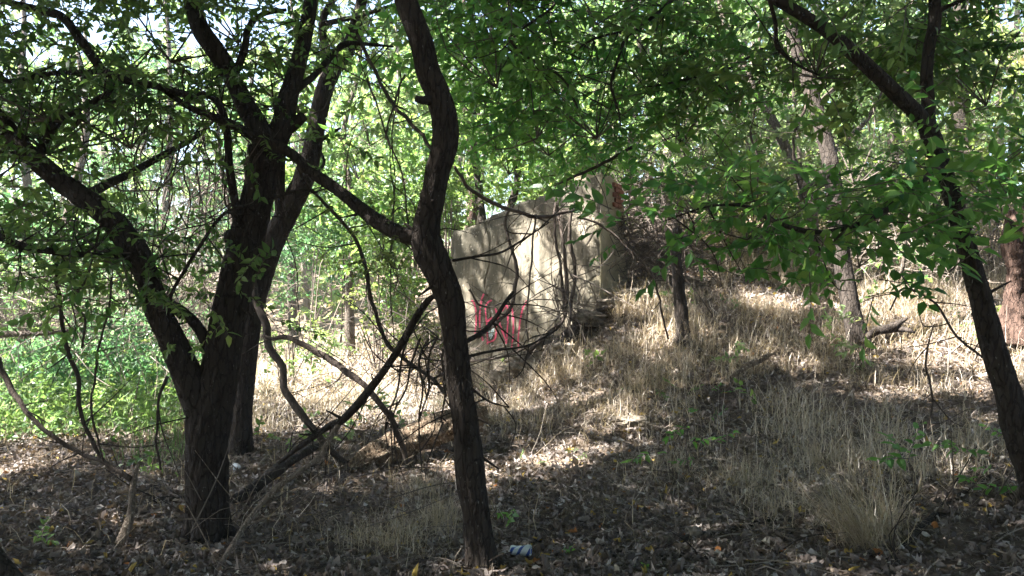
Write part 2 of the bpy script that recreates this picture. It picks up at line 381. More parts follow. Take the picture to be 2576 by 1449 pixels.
# ------------------------------------------------------------------ ground
def grid_axis(lo, mid0, mid1, hi, fine, k):
    a = np.arange(mid0, mid1, fine); o = [mid1]; st = fine
    while o[-1] < hi: st *= k; o.append(o[-1] + st)
    b = [mid0]; st = fine
    while b[-1] > lo: st *= k; b.append(b[-1] - st)
    return np.concatenate([np.array(b[1:][::-1]), a, np.array(o)])
gx = grid_axis(-400, -7, 8, 400, .055, 1.12); gy = grid_axis(-400, 2.5, 15, 600, .055, 1.12)
X, Y = np.meshgrid(gx, gy); Z = H(X, Y)
near_k = np.clip(1 - np.hypot(X, Y - 8) / 25, 0, 1)
Z += near_k * (.022 * n2(X, Y, 7.3, 8) + .016 * n2(X, Y, 15, 9))
mb = MB(); nx, ny = len(gx), len(gy); i = np.arange(ny-1)[:, None] * nx; j = np.arange(nx-1)[None]
mb.add(np.stack([X, Y, Z], -1).reshape(-1, 3), np.stack([i+j, i+j+1, i+nx+j+1, i+nx+j], -1).reshape(-1, 4))
tag(mb.build('ground', SOIL, None, True), 'brown leaf strewn forest floor rising into a bank', 'ground', kind='structure')

def scatter(n, x0, x1, y0, y1, dens):
    x = rng.uniform(x0, x1, n); y = rng.uniform(y0, y1, n); k = np.abs(x) < .75 * y + .6; x, y = x[k], y[k]
    k = rng.random(len(x)) < dens(x, y); return x[k], y[k]

def blades(mb, x, y, L, width, lean=.5, az=None, curl=.8, tn=None, z=None, nseg=4, kk=.42):
    N = len(x); az = rng.random(N)*2*pi if az is None else az
    z = H(x, y) if z is None else z; th0 = np.abs(rng.normal(0, lean, N)) if not hasattr(lean, 'shape') else lean
    cu = np.abs(rng.normal(0, curl, N)); u = np.linspace(0, 1, nseg + 1); P0 = np.stack([x, y, z - .01], -1); pts = [P0]
    side = np.stack([-np.sin(az), np.cos(az), 0*az], -1); wd = width * (.6 + .8*rng.random(N)); rows = []
    kink = rng.normal(0, kk, (N, nseg)); azk = rng.normal(0, .35, (N, nseg))
    for s in range(nseg):
        th = th0 + cu * u[s+1] ** 1.5 + kink[:, s]; a2 = az + azk[:, s]; d = np.stack([np.cos(a2)*np.sin(th), np.sin(a2)*np.sin(th), np.cos(th)], -1)
        pts.append(pts[-1] + d * (L / nseg)[:, None])
    for s in range(nseg + 1):
        ww = wd * (1 - .85 * u[s]); pp = pts[s].copy()
        if s > 0: pp[:, 2] = np.maximum(pp[:, 2], z + .012)
        rows.append(pp - side * ww[:, None] / 2); rows.append(pp + side * ww[:, None] / 2)
    V = np.stack(rows, 1); k = 2 * (nseg + 1); F = np.array([[2*s, 2*s+1, 2*s+3, 2*s+2] for s in range(nseg)])
    t = rng.random(N) if tn is None else tn
    mb.add(V.reshape(-1, 3), (F[None] + (np.arange(N)*k)[:, None, None]).reshape(-1, 4), np.repeat(t, k))
def sm(a, b, x): t = np.clip((x - a) / (b - a), 0, 1); return t * t * (3 - 2 * t)
# ------------------------------------------------------------------ leaf litter
def litter(name, n, x0, x1, y0, y1, dens, size, label):
    x, y = scatter(n, x0, x1, y0, y1, dens); N = len(x)
    lv = np.array([[-.5, 0, .06], [-.38, .24, .03], [-.05, .33, .0], [.22, .2, .05], [.33, .27, .08], [.58, 0, .0], [.3, -.2, .1], [.05, -.36, .05], [-.3, -.26, -.02], [0, 0, -.04]])
    f = np.array([[i, 9, (i + 1) % 9][::-1] for i in range(9)])
    sz = size * (.45 + .9 * rng.random(N)**1.5); curl = rng.normal(0, 1.6, N)
    R = rotm(rng.random(N)*2*pi, rng.normal(0, .3, N), rng.normal(0, .35, N))
    V = np.repeat(lv[None], N, 0).copy(); V += rng.normal(0, .055, V.shape); V[..., 2] *= curl[:, None] * 1.5
    V[..., 2] += (V[..., 1] ** 2) * curl[:, None]
    V[..., 1] *= rng.uniform(.35, 1.1, (N, 1))
    V = np.einsum('nij,nvj->nvi', R, V) * sz[:, None, None]
    V += np.stack([x, y, H(x, y) + sz * .12 + .012 + .02*rng.random(N)], -1)[:, None]
    mb = MB(); t = np.repeat(np.clip(rng.beta(1.6, 2.6, N) + .12*n2(x, y, 1.3, 30), 0, .93), 10); sp = np.repeat(rng.random(N), 10); t = np.where(sp > .975, .975, t); t = np.where(sp > .995, 1, t)
    mb.add(V.reshape(-1, 3), (f[None] + (np.arange(N)*10)[:, None, None]).reshape(-1, 3), t)
    return tag(mb.build(name, DLEAF), label, 'dead leaves', kind='stuff')
litter('leaf_litter', 380000, -6.5, 9, 2.6, 14.5, lambda x, y: np.clip(1.2 - y * .07, .3, 1) * (.6 + .4 * n2(x, y, 1.2, 2)), .050, 'dry brown fallen leaves covering the forest floor')

mb = MB(); x, y = scatter(90000, -6, 7, 2.8, 10, lambda x, y: np.clip(.45 + .6 * n2(x, y, 1.1, 40) + .3 * sm(-1, 1.5, x), .05, 1) * np.clip(1.3 - y * .09, .2, 1))
blades(mb, x, y, rng.uniform(.06, .26, len(x)), .0035, .3, curl=.5, tn=np.clip(rng.beta(1.6, 3, len(x)), 0, 1)) if False else blades(mb, x, y, rng.uniform(.06, .26, len(x)), .0035, rng.normal(1.45, .2, len(x)), curl=.25, tn=rng.beta(1.5, 2.6, len(x)))
tag(mb.build('straw_litter', STRAW), 'loose dead grass stems strewn over the fallen leaves', 'dead grass', kind='stuff')
# small twigs in the litter
mb = MB(); x, y = scatter(4200, -6, 6, 2.8, 9.5, lambda x, y: .9 + 0 * x)
for k in range(len(x)):
    a = random.random() * 2 * pi; L = random.uniform(.05, .30) * (1 if random.random() < .85 else 2.2); z = h1(x[k], y[k]) + .015
    dx, dy = math.cos(a) * L, math.sin(a) * L; x2, y2 = x[k] + dx, y[k] + dy; rr = random.uniform(.0015, .005)
    tube(mb, [(x[k], y[k], z, rr), (x[k]+dx*.5+random.gauss(0, .02), y[k]+dy*.5+random.gauss(0, .02), z + random.uniform(.0, .04), rr), (x2, y2, h1(x2, y2) + .015 + random.random()*.03, rr*.6)], 5, .08, tint=random.random(), cap=False)
tag(mb.build('twig_litter', TWIG), 'small dry twigs scattered among the fallen leaves', 'twigs', kind='stuff')

# ------------------------------------------------------------------ grasses
def gdens(x, y):
    u = x * .8 + (y - 7.8) * .95
    d = sm(.3, 1.8, u + 1.1 * n2(x, y, .7, 20)) * sm(5.0, 6.2, y + .25*x) * sm(-.40, -.36, x / y)
    d *= 1 - sm(1.4, 1.7, x) * (1 - sm(2.9, 3.4, x)) * sm(12., 12.5, y)
    d = np.maximum(d, .8 * sm(-.39, -.35, x / y) * sm(8.2, 9.2, y) * (1 - sm(-.1, .4, x)))
    return np.clip(d * (.34 + 1.1 * n2(x, y, 1.9, 21) + .6 * n2(x, y, 4.5, 24)) + .02, 0, 1)
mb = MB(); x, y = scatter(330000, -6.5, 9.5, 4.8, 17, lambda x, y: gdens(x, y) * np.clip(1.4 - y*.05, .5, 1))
blades(mb, x, y, rng.uniform(.1, .46, len(x)) * (1 + .6*n2(x, y, 1.3, 22)), .0052 + .0004 * y, 1.05, curl=1.4, tn=np.clip(rng.beta(2, 2, len(x)) + .25*n2(x, y, .8, 23) - .12 + .35 * (x < .3) * (y > 8.5), 0, 1))  # straw paler in the clearing, strong sunlight put into its tint
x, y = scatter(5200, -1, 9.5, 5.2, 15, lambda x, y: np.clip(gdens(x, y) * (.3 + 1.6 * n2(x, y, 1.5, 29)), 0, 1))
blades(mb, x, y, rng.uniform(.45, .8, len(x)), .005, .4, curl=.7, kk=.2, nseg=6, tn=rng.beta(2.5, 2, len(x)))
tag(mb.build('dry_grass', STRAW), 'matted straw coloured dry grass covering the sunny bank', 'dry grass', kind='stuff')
# low green weeds and blades along the left edge of the clearing
mb = MB(); x, y = scatter(60000, -11, -1.2, 7.2, 16, lambda x, y: np.clip(sm(7.2, 9.4, y + .9*n2(x, y, .9, 31)) * (1 - sm(-.44, -.38, x / y)) * (.55 + .7*n2(x, y, 1.1, 32)), 0, 1))
blades(mb, x, y, rng.uniform(.2, .6, len(x)), .010, .3, curl=.8)
tag(mb.build('green_grass', GBLADE), 'tall bright green grass at the edge of the clearing', 'grass', kind='stuff')
mb = MB(); x, y = scatter(7000, -11, 9, 6.5, 17, lambda x, y: np.clip((1 - sm(-.42, -.37, x / y)) * sm(7.0, 9.3, y + .8 * n2(x, y, 1.1, 33)) * .9 + .025 * (y > 7), 0, 1))
place(mb, 'mid', np.stack([x, y, H(x, y) + rng.uniform(.03, .5, len(x)) * np.where(x < -2, 1, .3)], -1), .26, el=rng.normal(.5, .4, len(x)))
tag(mb.build('ground_cover', [LEAF['mid'], TWIG]), 'low leafy green weeds growing along the forest edge', 'weeds', kind='stuff')

def tuft(px, py, n, L, label, spread=.12, lean=.35, az=None, azs=9, mt=None, w=.0048, Y=None):
    g = G(px, py) if Y is None else P(px, py, Y); mb = MB()
    a = rng.random(n)*2*pi if az is None else rng.normal(az, azs, n)
    rr = np.abs(rng.normal(0, spread, n)); b = rng.random(n)*2*pi; x = g[0] + rr*np.cos(b); y = g[1] + rr*np.sin(b)
    blades(mb, x, y, rng.uniform(.35, 1, n) * L, w, (rng.normal(lean, .16, n) if az is not None else lean * 2.7), az=a, curl=.5 if az is not None else 1.5, kk=.14 if az is not None else .5, nseg=6, tn=np.clip(rng.beta(2, 2.2, n), 0, 1))
    return tag(mb.build('grass_tuft', mt or STRAW, origin=g), label, 'grass tuft', 'tufts of dry grass on the forest floor')
tuft(2180, 1385, 400, .95, 'tall fan shaped tuft of dry grass beside the two forked sticks', .11, .62, pi, .75)
tuft(2225, 1350, 160, .75, 'upright dry grass stalks behind the fan shaped tuft', .06, .2)
tuft(1000, 1385, 420, .42, 'dry grass tuft just left of the blue can and curved trunk', .22, .4)
tuft(1100, 1330, 420, .42, 'thick dry tuft leaning against the curved middle trunk', .22, .35)
tuft(1060, 1250, 300, .42, 'olive dry tuft in front of the rotten log', .2, .4)
tuft(900, 1380, 200, .36, 'thin dry tuft at the left end of the middle grass patch', .2, .5)
tuft(1880, 1230, 600, .5, 'wide tan grass clump in the shade at the foot of the bank', .32, .5)
tuft(1700, 1180, 500, .45, 'low tan grass clump near the sunlit leaf patch', .32, .6)
tuft(2050, 1170, 500, .55, 'high tan grass clump below the small log', .32, .5)
tuft(1950, 1290, 350, .45, 'arching grass clump left of the fan shaped tuft', .22, .6)
tuft(1450, 960, 450, .45, 'tan grass clump at the foot of the stone rubble', .3, .5)
tuft(1320, 1000, 260, .35, 'sunlit grass clump at the near corner of the concrete wall', .25, .6)
tuft(1560, 900, 400, .5, 'bushy straw clump below the right end of the wall', .3, .5)
for i, (a, b) in enumerate([(2350, 740), (2430, 770), (2500, 740), (2280, 800), (2200, 730), (2050, 700), (1900, 690), (2380, 840)]):
    tuft(a, b, 260, .6, ['tall pale grass on the sunny bank left of the dark leaning trunk', 'tall pale grass right behind the dark leaning trunk', 'tall pale grass at the red brown stump', 'pale grass beside the twisted root', 'pale grass right of the hillside trunk', 'pale grass behind the hillside trunk', 'pale grass between the broken stump and the hillside trunk', 'pale grass in front of the dark leaning trunk'][i], .3, .25)

# ------------------------------------------------------------------ near trees
TA = thing('tree', 'large dark tree forking low into two heavy limbs', 'tree', G(525, 1340))
limb(TA, [(525, 1345, 5.25, 104), (523, 1250, 5.25, 98), (520, 1120, 5.25, 94), (528, 1040, 5.25, 100), (548, 960, 5.25, 92), (562, 880, 5.25, 84), (575, 800, 5.25, 82), (597, 700, 5.25, 80), (620, 610, 5.25, 78), (645, 510, 5.25, 76), (664, 420, 5.25, 76), (668, 370, 5.25, 80)], 'trunk', sides=72, step=.015, rough=.09, fine=.085, seed=1, stubs=6, below=.15)
limb(TA, [(515, 1080, 5.25, 60), (492, 1000, 5.2, 72), (465, 930, 5.17, 68), (430, 850, 5.12, 62), (395, 780, 5.1, 60), (370, 700, 5.05, 58), (345, 640, 5.0, 62), (310, 590, 5., 58), (270, 545, 4.95, 52), (220, 505, 4.9, 50), (170, 470, 4.9, 46), (120, 430, 4.85, 46), (70, 385, 4.8, 42), (35, 340, 4.8, 36), (10, 305, 4.8, 30), (-30, 260, 4.8, 28), (-90, 150, 4.8, 24)], sides=44, step=.02, rough=.12, fine=.09, seed=2, stubs=6, twigs=14)
limb(TA, [(672, 420, 5.25, 44), (661, 348, 5.25, 56), (640, 305, 5.25, 50), (615, 262, 5.25, 46), (590, 210, 5.25, 42), (565, 165, 5.25, 46), (535, 120, 5.2, 46), (505, 76, 5.2, 44), (489, 27, 5.2, 42), (470, -60, 5.2, 38)], sides=30, step=.025, seed=3, twigs=16)
limb(TA, [(672, 410, 5.3, 50), (695, 350, 5.3, 60), (713, 310, 5.3, 54), (721, 262, 5.3, 50), (738, 199, 5.35, 42), (761, 116, 5.4, 38), (777, 33, 5.4, 34), (790, -60, 5.4, 30)], sides=30, step=.025, seed=4, twigs=12)
limb(TA, [(722, 330, 5.3, 24), (745, 308, 5.28, 28), (763, 292, 5.26, 24)], 'stub', sides=20, step=.02, seed=5)
limb(TA, [(590, 610, 5.25, 34), (578, 594, 5.2, 36), (570, 590, 5.18, 26)], 'stub', sides=20, step=.02, seed=6)
limb(TA, [(592, 182, 5.25, 22), (606, 150, 5.3, 19), (618, 110, 5.3, 17), (622, 80, 5.3, 15), (640, 50, 5.3, 13), (665, 35, 5.3, 11), (720, 25, 5.3, 8)], seed=7, twigs=8)
limb(TA, [(612, 640, 5.2, 24), (600, 575, 5.15, 20), (590, 505, 5.12, 20), (578, 430, 5.1, 22), (572, 350, 5.05, 18), (562, 285, 5., 18), (530, 242, 4.95, 17), (470, 238, 4.9, 17), (400, 218, 4.8, 18), (330, 205, 4.8, 18), (262, 178, 4.75, 20), (231, 139, 4.7, 24), (192, 86, 4.7, 22), (154, 41, 4.7, 20), (89, 24, 4.7, 18), (21, 6, 4.7, 17), (-60, -30, 4.7, 15)], seed=8, twigs=26, rough=.14)
limb(TA, [(270, 180, 4.75, 14), (200, 182, 4.7, 13), (130, 185, 4.65, 12), (60, 200, 4.6, 11), (0, 205, 4.6, 10), (-60, 190, 4.6, 8)], seed=9, twigs=20)
limb(TA, [(98, 415, 4.85, 24), (108, 365, 4.85, 20), (135, 318, 4.8, 22), (170, 290, 4.75, 18), (235, 255, 4.7, 13), (290, 220, 4.7, 9)], seed=10, twigs=12)
limb(TA, [(205, 495, 4.95, 22), (260, 468, 5.2, 22), (330, 435, 5.5, 19), (420, 385, 5.8, 15), (490, 345, 6., 12), (540, 300, 6.1, 8)], seed=11, twigs=10)
limb(TA, [(395, 740, 5.1, 26), (421, 760, 5.12, 26), (473, 795, 5.18, 26), (505, 832, 5.22, 28), (528, 880, 5.25, 28)], seed=12)
limb(TA, [(742, 228, 5.35, 18), (790, 190, 5.5, 16), (835, 140, 5.7, 15), (867, 110, 5.8, 13), (930, 112, 5.9, 9), (990, 118, 6, 5)], seed=13, twigs=10)
limb(TA, [(455, 800, 5.1, 6), (425, 760, 5.1, 8), (460, 690, 5., 9), (540, 560, 4.95, 9), (590, 525, 5., 8), (660, 510, 5.1, 8), (750, 478, 5.2, 9), (800, 482, 5.3, 5)], seed=14, twigs=12, wig=.01, sides=8)
crown(TA, [(P(120, 120, 5.), (1.3, .9, .6), 380), (P(-100, 150, 5.), (1., .9, .8), 100), (P(430, 30, 5.3), (1., .8, .3), 70), (P(760, 110, 5.8), (.6, .7, .5), 60), (P(600, 10, 5.6), (.7, .7, .25), 60),
           (P(330, 260, 4.9), (.75, .6, .25), 45), (P(120, 215, 4.6), (.6, .5, .18), 70), (P(620, 350, 5.), (.25, .2, .25), 14)], 'mid', 'nfine', .29, seed=1, nb=18, dens=1.4, br=.007, ground=False, gaps=True)
crown(TA, [(P(250, 570, 4.9), (.5, .4, .14), 45), (P(330, 660, 4.9), (.4, .35, .17), 45), (P(120, 560, 4.8), (.5, .4, .1), 46), (P(400, 720, 5.), (.35, .3, .14), 34), (P(200, 690, 4.9), (.45, .4, .1), 30)], 'mid', 'nfine', .32, seed=2, nb=10, br=.006, name='low_foliage', gaps=False)

TB = thing('tree', 'slender dark tree standing behind the forked tree', 'tree', G(605, 1135))
limb(TB, [(605, 1137, 7.85, 60), (608, 1060, 7.85, 52), (613, 980, 7.85, 50), (625, 850, 7.85, 50), (643, 740, 7.85, 54), (675, 630, 7.85, 56), (720, 540, 7.85, 52), (760, 460, 7.85, 50), (783, 390, 7.85, 44), (798, 310, 7.85, 42), (812, 240, 7.85, 42), (832, 180, 7.9, 42)], 'trunk', sides=44, step=.03, rough=.08, fine=.08, seed=21, stubs=4, below=.15)
limb(TB, [(830, 190, 7.9, 34), (858, 150, 7.9, 38), (880, 115, 7.95, 36), (895, 60, 8., 30), (915, -20, 8.1, 26), (930, -120, 8.1, 22)], sides=24, seed=22, twigs=8)
limb(TB, [(832, 200, 7.9, 26), (825, 150, 7.9, 26), (812, 90, 7.9, 20), (815, 40, 7.9, 18), (850, -20, 7.9, 15)], sides=20, seed=23, twigs=8)
limb(TB, [(690, 640, 7.8, 20), (703, 580, 7.8, 26), (704, 500, 7.8, 25), (705, 420, 7.8, 24), (712, 350, 7.8, 20)], sides=20, seed=24)
limb(TB, [(800, 362, 7.85, 9), (825, 340, 7.85, 9), (842, 330, 7.85, 8), (857, 322, 7.85, 5)], seed=25, sides=8)
limb(TB, [(790, 440, 7.85, 10), (815, 410, 8., 8), (800, 370, 8., 7)], seed=26, sides=8)
limb(TB, [(818, 60, 7.9, 14), (850, 52, 7.9, 13), (893, 43, 7.9, 12), (960, 23, 7.9, 10), (1040, -5, 7.9, 7)], seed=27, sides=10, twigs=8)
crown(TB, [(P(860, 20, 8.), (1.2, .8, .5), 130), (P(930, 250, 9.5), (.45, .5, .5), 60), (P(900, 380, 9.5), (.5, .5, .3), 26), (P(980, 60, 8.5), (.6, .6, .4), 60)], 'yel', 'nfine', .45, seed=3, nb=9, br=.008, ground=False, gaps=True)

LATE = []
TC = thing('tree', 'crooked dark trunk bending in an S in front of the wall', 'tree', G(1210, 1430))
limb(TC, [(1212, 1440, 4.55, 84), (1205, 1380, 4.55, 72), (1195, 1280, 4.55, 66), (1184, 1190, 4.55, 70), (1172, 1080, 4.55, 62), (1155, 960, 4.55, 60), (1145, 860, 4.55, 58), (1133, 760, 4.55, 64), (1105, 685, 4.55, 68), (1078, 625, 4.55, 76), (1073, 570, 4.55, 66), (1087, 500, 4.55, 60), (1100, 430, 4.55, 60), (1118, 365, 4.55, 64), (1118, 300, 4.55, 62), (1100, 235, 4.55, 58), (1076, 180, 4.55, 58), (1060, 110, 4.55, 56), (1035, 40, 4.55, 54), (1015, -20, 4.55, 52), (990, -110, 4.5, 48)], 'trunk', sides=72, step=.014, rough=.08, fine=.09, seed=31, stubs=5, below=.1)
limb(TC, [(1078, 612, 4.55, 52), (1050, 600, 4.6, 44), (1005, 588, 4.65, 38), (950, 558, 4.75, 38), (900, 520, 4.85, 33), (845, 475, 4.95, 30), (800, 445, 5., 30), (770, 425, 5., 24), (745, 395, 5., 24), (700, 368, 5., 26), (645, 346, 5., 24), (590, 316, 5., 22), (540, 296, 4.95, 20), (480, 272, 4.9, 16), (430, 240, 4.9, 13), (380, 205, 4.9, 10)], sides=24, step=.025, rough=.1, seed=32, twigs=18, stubs=5)
limb(TC, [(1080, 250, 4.5, 26), (1062, 252, 4.48, 20), (1046, 248, 4.46, 16)], 'stub', sides=16, step=.015, seed=33)
limb(TC, [(1050, 590, 4.6, 10), (1030, 572, 4.6, 8), (1018, 562, 4.6, 6)], 'stub', sides=8, step=.02, seed=34)
limb(TC, [(1120, 756, 4.55, 16), (1090, 745, 4.6, 14), (1065, 770, 4.65, 16), (1040, 810, 4.7, 17), (1010, 865, 4.8, 18), (975, 920, 4.9, 18), (930, 980, 5.05, 20), (890, 1028, 5.15, 21), (855, 1060, 5.25, 19), (833, 1068, 5.3, 16), (795, 1095, 5.4, 14), (745, 1130, 5.5, 12), (700, 1165, 5.6, 8)], 'dead_limb', m=BARK, sides=18, seed=35, twigs=14, stubs=5)
limb(TC, [(862, 1052, 5.25, 14), (838, 1090, 5.25, 14), (818, 1122, 5.2, 13), (808, 1145, 5.2, 13), (760, 1182, 5.1, 12), (688, 1235, 5., 13), (631, 1300, 4.9, 14), (581, 1377, 4.7, 13), (538, 1446, 4.45, 12)], 'dead_limb', m=DEADW, sides=12, seed=36, twigs=8)
limb(TC, [(1150, 870, 4.5, 10), (1180, 855, 4.6, 12), (1215, 833, 4.7, 12), (1245, 800, 4.8, 11), (1268, 765, 4.9, 10), (1290, 735, 5., 8)], seed=37, sides=8, twigs=8)
limb(TC, [(1145, 905, 4.5, 5), (1200, 890, 4.6, 6), (1260, 880, 4.7, 6), (1330, 868, 4.8, 5), (1400, 830, 5, 4)], seed=38, sides=8, twigs=4)
limb(TC, [(1140, 655, 4.5, 8), (1200, 645, 4.7, 6), (1260, 635, 4.9, 6), (1320, 600, 5.1, 5), (1380, 560, 5.3, 3)], seed=39, sides=8, twigs=9)
limb(TC, [(1160, 950, 4.5, 7), (1190, 980, 4.6, 6), (1230, 1010, 4.7, 5), (1280, 1025, 4.8, 3)], seed=40, sides=8, twigs=5)
for i_, q_ in enumerate([[(1425, -10, 6, 7), (1323, 70, 6, 6), (1260, 130, 6, 4)], [(1697, -10, 6, 10), (1627, 63, 6, 9), (1577, 101, 6, 8), (1551, 152, 6, 8), (1539, 215, 6, 7), (1564, 316, 6, 4)],
        [(1609, 75, 6, 7), (1494, 101, 6, 6), (1437, 133, 6, 3)], [(1931, 120, 6.5, 8), (1830, 177, 6.5, 7), (1703, 203, 6.5, 6), (1608, 222, 6.5, 3)], [(1240, -10, 6, 8), (1300, 120, 6, 7), (1420, 210, 6.1, 6), (1480, 330, 6.3, 3)],
        [(1760, -10, 7, 7), (1740, 150, 7, 6), (1700, 300, 7, 5), (1730, 420, 7, 3)], [(1590, 370, 7, 9), (1520, 410, 7.2, 8), (1440, 450, 7.5, 7), (1400, 470, 7.8, 4)]]):
    limb(TC, q_, 'branch', seed=400 + i_, sides=7, twigs=10, wig=.02) if i_ not in (3, 5) else LATE.append((q_, 400 + i_))
crown(TC, [(P(1350, 180, 6.6), (.8, .8, .5), 70), (P(1720, 260, 7.4), (.7, .6, .35), 70), (P(1250, 60, 6.2), (.7, .9, .45), 90), (P(1500, 120, 6.8), (1., .9, .7), 190), (P(1700, 230, 7.2), (.8, .8, .5), 100), (P(1380, 280, 7.), (.5, .7, .35), 60), (P(1500, -60, 6.4), (1.3, .9, .35), 110), (P(1280, 380, 7.5), (.25, .4, .2), 24)], 'near', 'nfine', .46, seed=4, nb=9, br=.007, ground=False, gaps=True)
crown(TC, [(P(960, 610, 4.9), (.16, .1, .1), 22), (P(1000, 650, 4.8), (.1, .08, .06), 10)], 'olv', 'near', .16, seed=5, nb=8, br=.004, name='leaves', gaps=False)

TD = thing('tree', 'dark leaning trunk forking into a high Y at the edge', 'tree', (3.31, 5.0, h1(3.31, 5.0)))
limb(TD, [(2625, 1290, 5., 74), (2600, 1190, 5., 70), (2560, 1080, 5., 66), (2530, 980, 5., 58), (2500, 880, 5., 54), (2475, 780, 5., 50), (2450, 690, 5., 46), (2425, 600, 5., 42), (2395, 500, 5., 40), (2362, 400, 4.95, 40), (2335, 325, 4.9, 46)], 'trunk', sides=60, step=.016, rough=.07, fine=.1, seed=41, below=.15, stubs=9)
limb(TD, [(2338, 330, 4.9, 38), (2300, 280, 4.85, 38), (2250, 232, 4.8, 36), (2180, 165, 4.75, 34), (2110, 102, 4.7, 33), (2040, 52, 4.65, 30), (1960, 5, 4.6, 26), (1890, -40, 4.6, 24)], sides=28, step=.022, fine=.07, seed=42)
limb(TD, [(2340, 335, 4.9, 28), (2334, 260, 4.9, 30), (2330, 190, 4.9, 28), (2336, 120, 4.9, 28), (2350, 60, 4.9, 32), (2350, 0, 4.9, 28), (2348, -80, 4.9, 26)], sides=28, step=.022, fine=.07, seed=43)
limb(TD, [(2352, 32, 4.9, 14), (2380, 18, 4.85, 11), (2430, -5, 4.8, 9)], seed=44)
limb(TD, [(2505, 900, 5., 20), (2478, 865, 4.95, 14), (2466, 845, 4.95, 8)], 'stub', seed=45)
limb(TD, [(1935, 0, 4.6, 10), (1950, 60, 4.7, 10), (1955, 115, 4.8, 12), (2000, 160, 5, 8), (2060, 190, 5.2, 5)], seed=46, sides=8, twigs=5)
limb(TD, [(2375, 410, 4.95, 20), (2300, 470, 4.6, 15), (2200, 545, 4.4, 13), (2100, 580, 4.3, 12), (2020, 580, 4.2, 12), (1940, 555, 4.2, 10), (1880, 520, 4.2, 8), (1780, 520, 4.2, 5), (1660, 560, 4.2, 3)], seed=47, sides=12, twigs=14)
crown(TD, [(P(2080, 540, 4.3), (.75, .3, .16), 70), (P(1880, 550, 4.2), (.5, .28, .10), 34), (P(2350, 450, 4.5), (.35, .3, .16), 40), (P(2500, 400, 4.6), (.4, .3, .22), 34), (P(2160, 620, 4.2), (.18, .2, .10), 12), (P(1750, 510, 4.2), (.3, .22, .05), 9),
           (P(1880, 660, 4.3), (.16, .2, .1), 7)], 'near', 'near', .32, seed=6, nb=5, br=.004, gaps=False, name='low_branch_leaves', shell=.2)
for q_, s_ in LATE: limb(TD, q_, 'branch', seed=s_, sides=7, twigs=10, wig=.02)
crown(TD, [(P(2050, 30, 5.4), (1., .8, .4), 160), (P(2480, 60, 5.4), (.7, .7, .5), 80), (P(2250, 140, 6.), (.6, .7, .3), 60), (P(1850, 120, 6.4), (.6, .6, .4), 90)], 'mid', 'nfine', .40, seed=7, nb=9, dens=1.15, br=.006, ground=False, gaps=False)

# low leafy shoots at the near edge on the bank
def shoot(px, py, Y, hgt, n, size, lm, label, spread=.12):
    g = np.array([P(px, py, Y)[0], Y, 0]); g[2] = h1(g[0], g[1]); r = np.random.default_rng(int(px * 7 + py)); mb = MB(); top = g + [r.normal(0, .06), r.normal(0, .05), hgt]
    tube(mb, [(*g, .005), (*((g + top) / 2 + r.normal(size=3) * .03), .004), (*top, .002)], 6, .05, mat=1, tint=.2, cap=False)
    u = r.uniform(.35, 1, n); pos = g + (top - g) * u[:, None] + r.normal(size=(n, 3)) * [spread, spread, spread * .5]
    place(mb, 'near', pos, size, el=r.normal(0, .3, n), r=r, trange=(.3, 1))
    return tag(mb.build('leafy_shoot', [LEAF[lm], TWIG], origin=g), label, 'sapling', 'small green shoots on the bank')
shoot(2380, 1290, 4.6, .75, 6, .3, 'near', 'green shoot with broad leaves beside the dark leaning trunk', .16)
shoot(2500, 1150, 5.2, .5, 5, .28, 'near', 'leafy green shoot at the foot of the leaning trunk', .14)
shoot(1735, 1130, 6.4, .45, 7, .25, 'near', 'dark green shoot in the middle of the tan grass')
shoot(1785, 960, 8.4, .25, 3, .24, 'near', 'tiny shoot left of the small log in the grass')
shoot(1440, 1160, 6.9, .12, 3, .16, 'yel', 'yellow green shoot glowing in the sunlit leaf patch')
shoot(1340, 1165, 6.9, .1, 2, .14, 'yel', 'smallest yellow shoot near the sunlit leaf patch')
shoot(2140, 760, 9., .75, 7, .3, 'yel', 'yellow leaved sapling in front of the hillside trunk', .14)
shoot(2150, 870, 8.8, .45, 5, .28, 'yel', 'yellow green shoot at the base of the hillside trunk', .14)
shoot(1830, 870, 8.8, .45, 6, .26, 'yel', 'yellow green shoot between the broken stump and the hillside trunk', .18)
shoot(1640, 930, 8.6, .2, 3, .2, 'yel', 'single yellow leaf shoot below the broken stump')
shoot(1280, 1300, 5.4, .12, 3, .2, 'near', 'low shoot right of the crooked trunk')
shoot(70, 1390, 4.8, .12, 3, .2, 'mid', 'bright green seedling in the shaded litter')
shoot(400, 1160, 6.9, .28, 6, .24, 'mid', 'leafy seedling beside the forked stake')
shoot(930, 1110, 8., .3, 8, .3, 'yel', 'sunlit leafy shoot above the rotten log', .18)
shoot(780, 1110, 7.8, .2, 6, .26, 'mid', 'low leafy plant under the looping vine', .18)
shoot(2290, 650, 11.4, .9, 7, .4, 'near', 'grey green sapling in the thorny brush', .25)
shoot(1545, 1445, 4.5, .07, 3, .16, 'near', 'tiny seedling right of the blue can')

